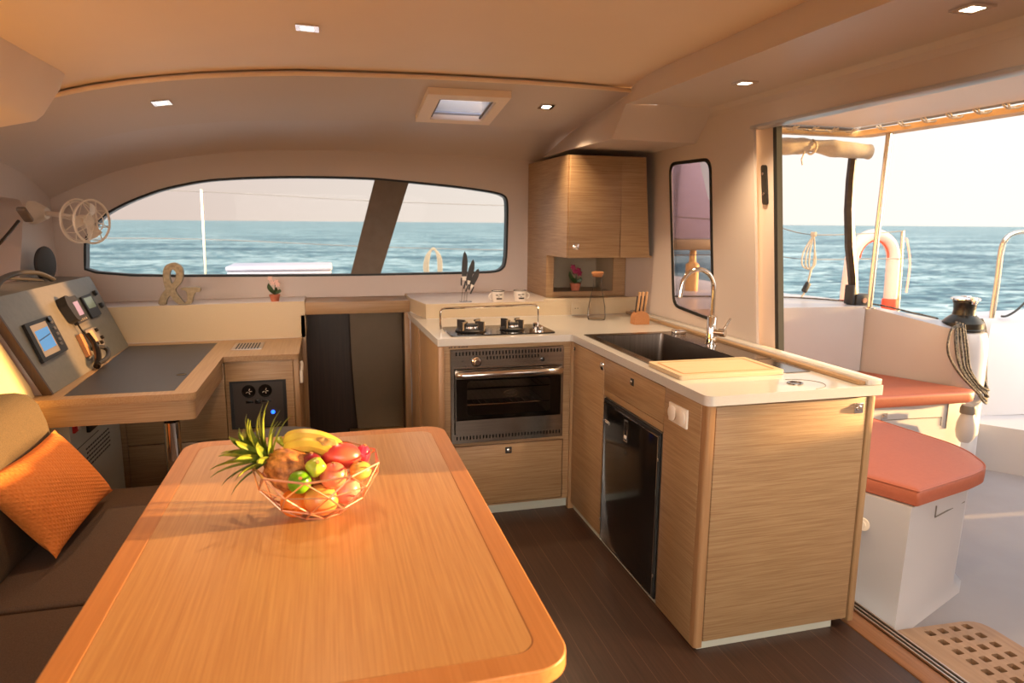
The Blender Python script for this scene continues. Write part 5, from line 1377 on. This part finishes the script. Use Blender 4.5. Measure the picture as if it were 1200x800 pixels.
# handrail at the stern
hr = thing('stern_handrail', 'inverted-U stainless handrail on the stern coaming at right', 'rail', (4.6, 3.75, .85))
bm = nb(); tube(bm, crom([(4.60, 3.80, .845), (4.605, 3.80, 1.1), (4.605, 3.80, 1.33), (4.625, 3.79, 1.42), (4.69, 3.77, 1.46), (4.82, 3.74, 1.465), (5.2, 3.66, 1.46)], 6), .018, 12); build('tube', bm, ssteel, hr)
bm = nb(); tube(bm, [(5.2, 3.66, .86), (5.2, 3.66, 1.46)], .018, 12); build('tube', bm, ssteel, hr)
bm = nb()
for k in range(5):
    tube(bm, crom([(4.80+.02*k, 3.70, 1.25-.01*k), (4.75+.012*k, 3.69, 1.12), (4.78, 3.69, 1.0), (4.86+.01*k, 3.69, 1.05), (4.88, 3.70, 1.18), (4.82+.02*k, 3.70, 1.26)], 5), .010, 7)
tube(bm, crom([(4.78, 3.69, 1.0), (4.70, 3.70, .92), (4.64, 3.72, .876), (4.60, 3.73, .872)], 5), .008, 7)
ball(bm, (4.80, 3.70, 1.22), (.035, .03, .04), 12, 8)
tag(build('rope_coil', bm, blackM), 'black rope coil hanging on the stern handrail at far right', 'rope')

# what shows through the galley window
gw = thing('side_awning', 'purple-grey canvas panel seen through the galley window', 'canvas', (2.6, 4.9, 1.3))
bm = nb(); plate(bm, 'Y', crom_ if False else [(2.25, 2.1), (2.96, 2.1), (3.01, 1.93), (3.075, 1.74), (3.16, 1.56), (3.27, 1.43), (3.30, 1.38), (2.25, 1.38)], 5.19, 5.21); build('panel', bm, liftM, gw)
bm = nb(); rbox(bm, (2.25, 5.05, 1.29), (3.06, 5.30, 1.378), .01); build('shelf', bm, mullM, gw)
bm = nb(); lathe(bm, [(0, 0), (.055, 0), (.055, .22), (.03, .24), (.025, .339), (0, .339)], (2.93, 5.12, .95), 20); build('post', bm, sunrim, gw)
struct('side_deck', B((1.956, 4.71, .75), (3.62, 7.0, .95), .02), white)

# ================================================================== FOREDECK
sn = thing('bow_stanchion', 'white-gleaming stanchion post beyond the windscreen', 'stanchion', (-1.29, 8, .58))
bm = nb(); tube(bm, [(-1.30, 8, .58), (-1.278, 8, 1.82)], .012, 12); build('post', bm, ssteel, sn)
bm = nb(); lathe(bm, [(0, 0), (.04, 0), (.04, .02), (.02, .03), (0, .03)], (-1.30, 8, .5805), 16); build('base', bm, ssteel, sn)
for (za, zb, lb) in ((1.80, 1.70, 'upper guard wire crossing the view beyond the windscreen'), (1.30, 1.175, 'lower guard wire crossing the view beyond the windscreen')):
    bm = nb(); tube(bm, crom([(-2.55, 8, za+.01), (-1.285, 8, za), (.5, 8, (za+zb)/2-.02), (2.1, 8, zb), (3.12, 8, zb)], 6), .0045, 6)
    tag(build('guard_wire', bm, wireD), lb, 'guard wire', 'foredeck guard wires')
boxM = noisy('deck_box_grp', (150, 146, 158), (144, 140, 152), (3, 3, 3), .5)
dl = thing('deck_box', 'low white box on the foredeck seen through the windscreen', 'box', (-.46, 7.3, .58))
build('box', B((-.944, 7.0, .581), (.023, 7.6, 1.02), .02), boxM, dl); build('lid', B((-.954, 6.99, 1.021), (.033, 7.61, 1.068), .018, 3), boxM, dl)
bm = nb()
for k in range(4):
    w = .055+.014*k
    tube(bm, crom([(1.19+w, 8.0, .93), (1.19+w*.9, 7.99, 1.08), (1.19+w*.3, 7.985, 1.19-.006*k), (1.19-w*.4, 7.985, 1.19-.006*k), (1.19-w, 7.99, 1.08), (1.19-w*1.1, 8.0, .93), (1.19, 8.0, .86), (1.19+w, 8.0, .93)], 6), .010, 7)
tag(build('rope_coil', bm, noisy('weathered_rope', (140, 130, 114), (112, 102, 88), (90, 90, 90), .9)), 'pale coil of rope hanging on the lower foredeck wire', 'rope')
for o in bpy.data.objects:
    if '_w' in o: del o['_w']
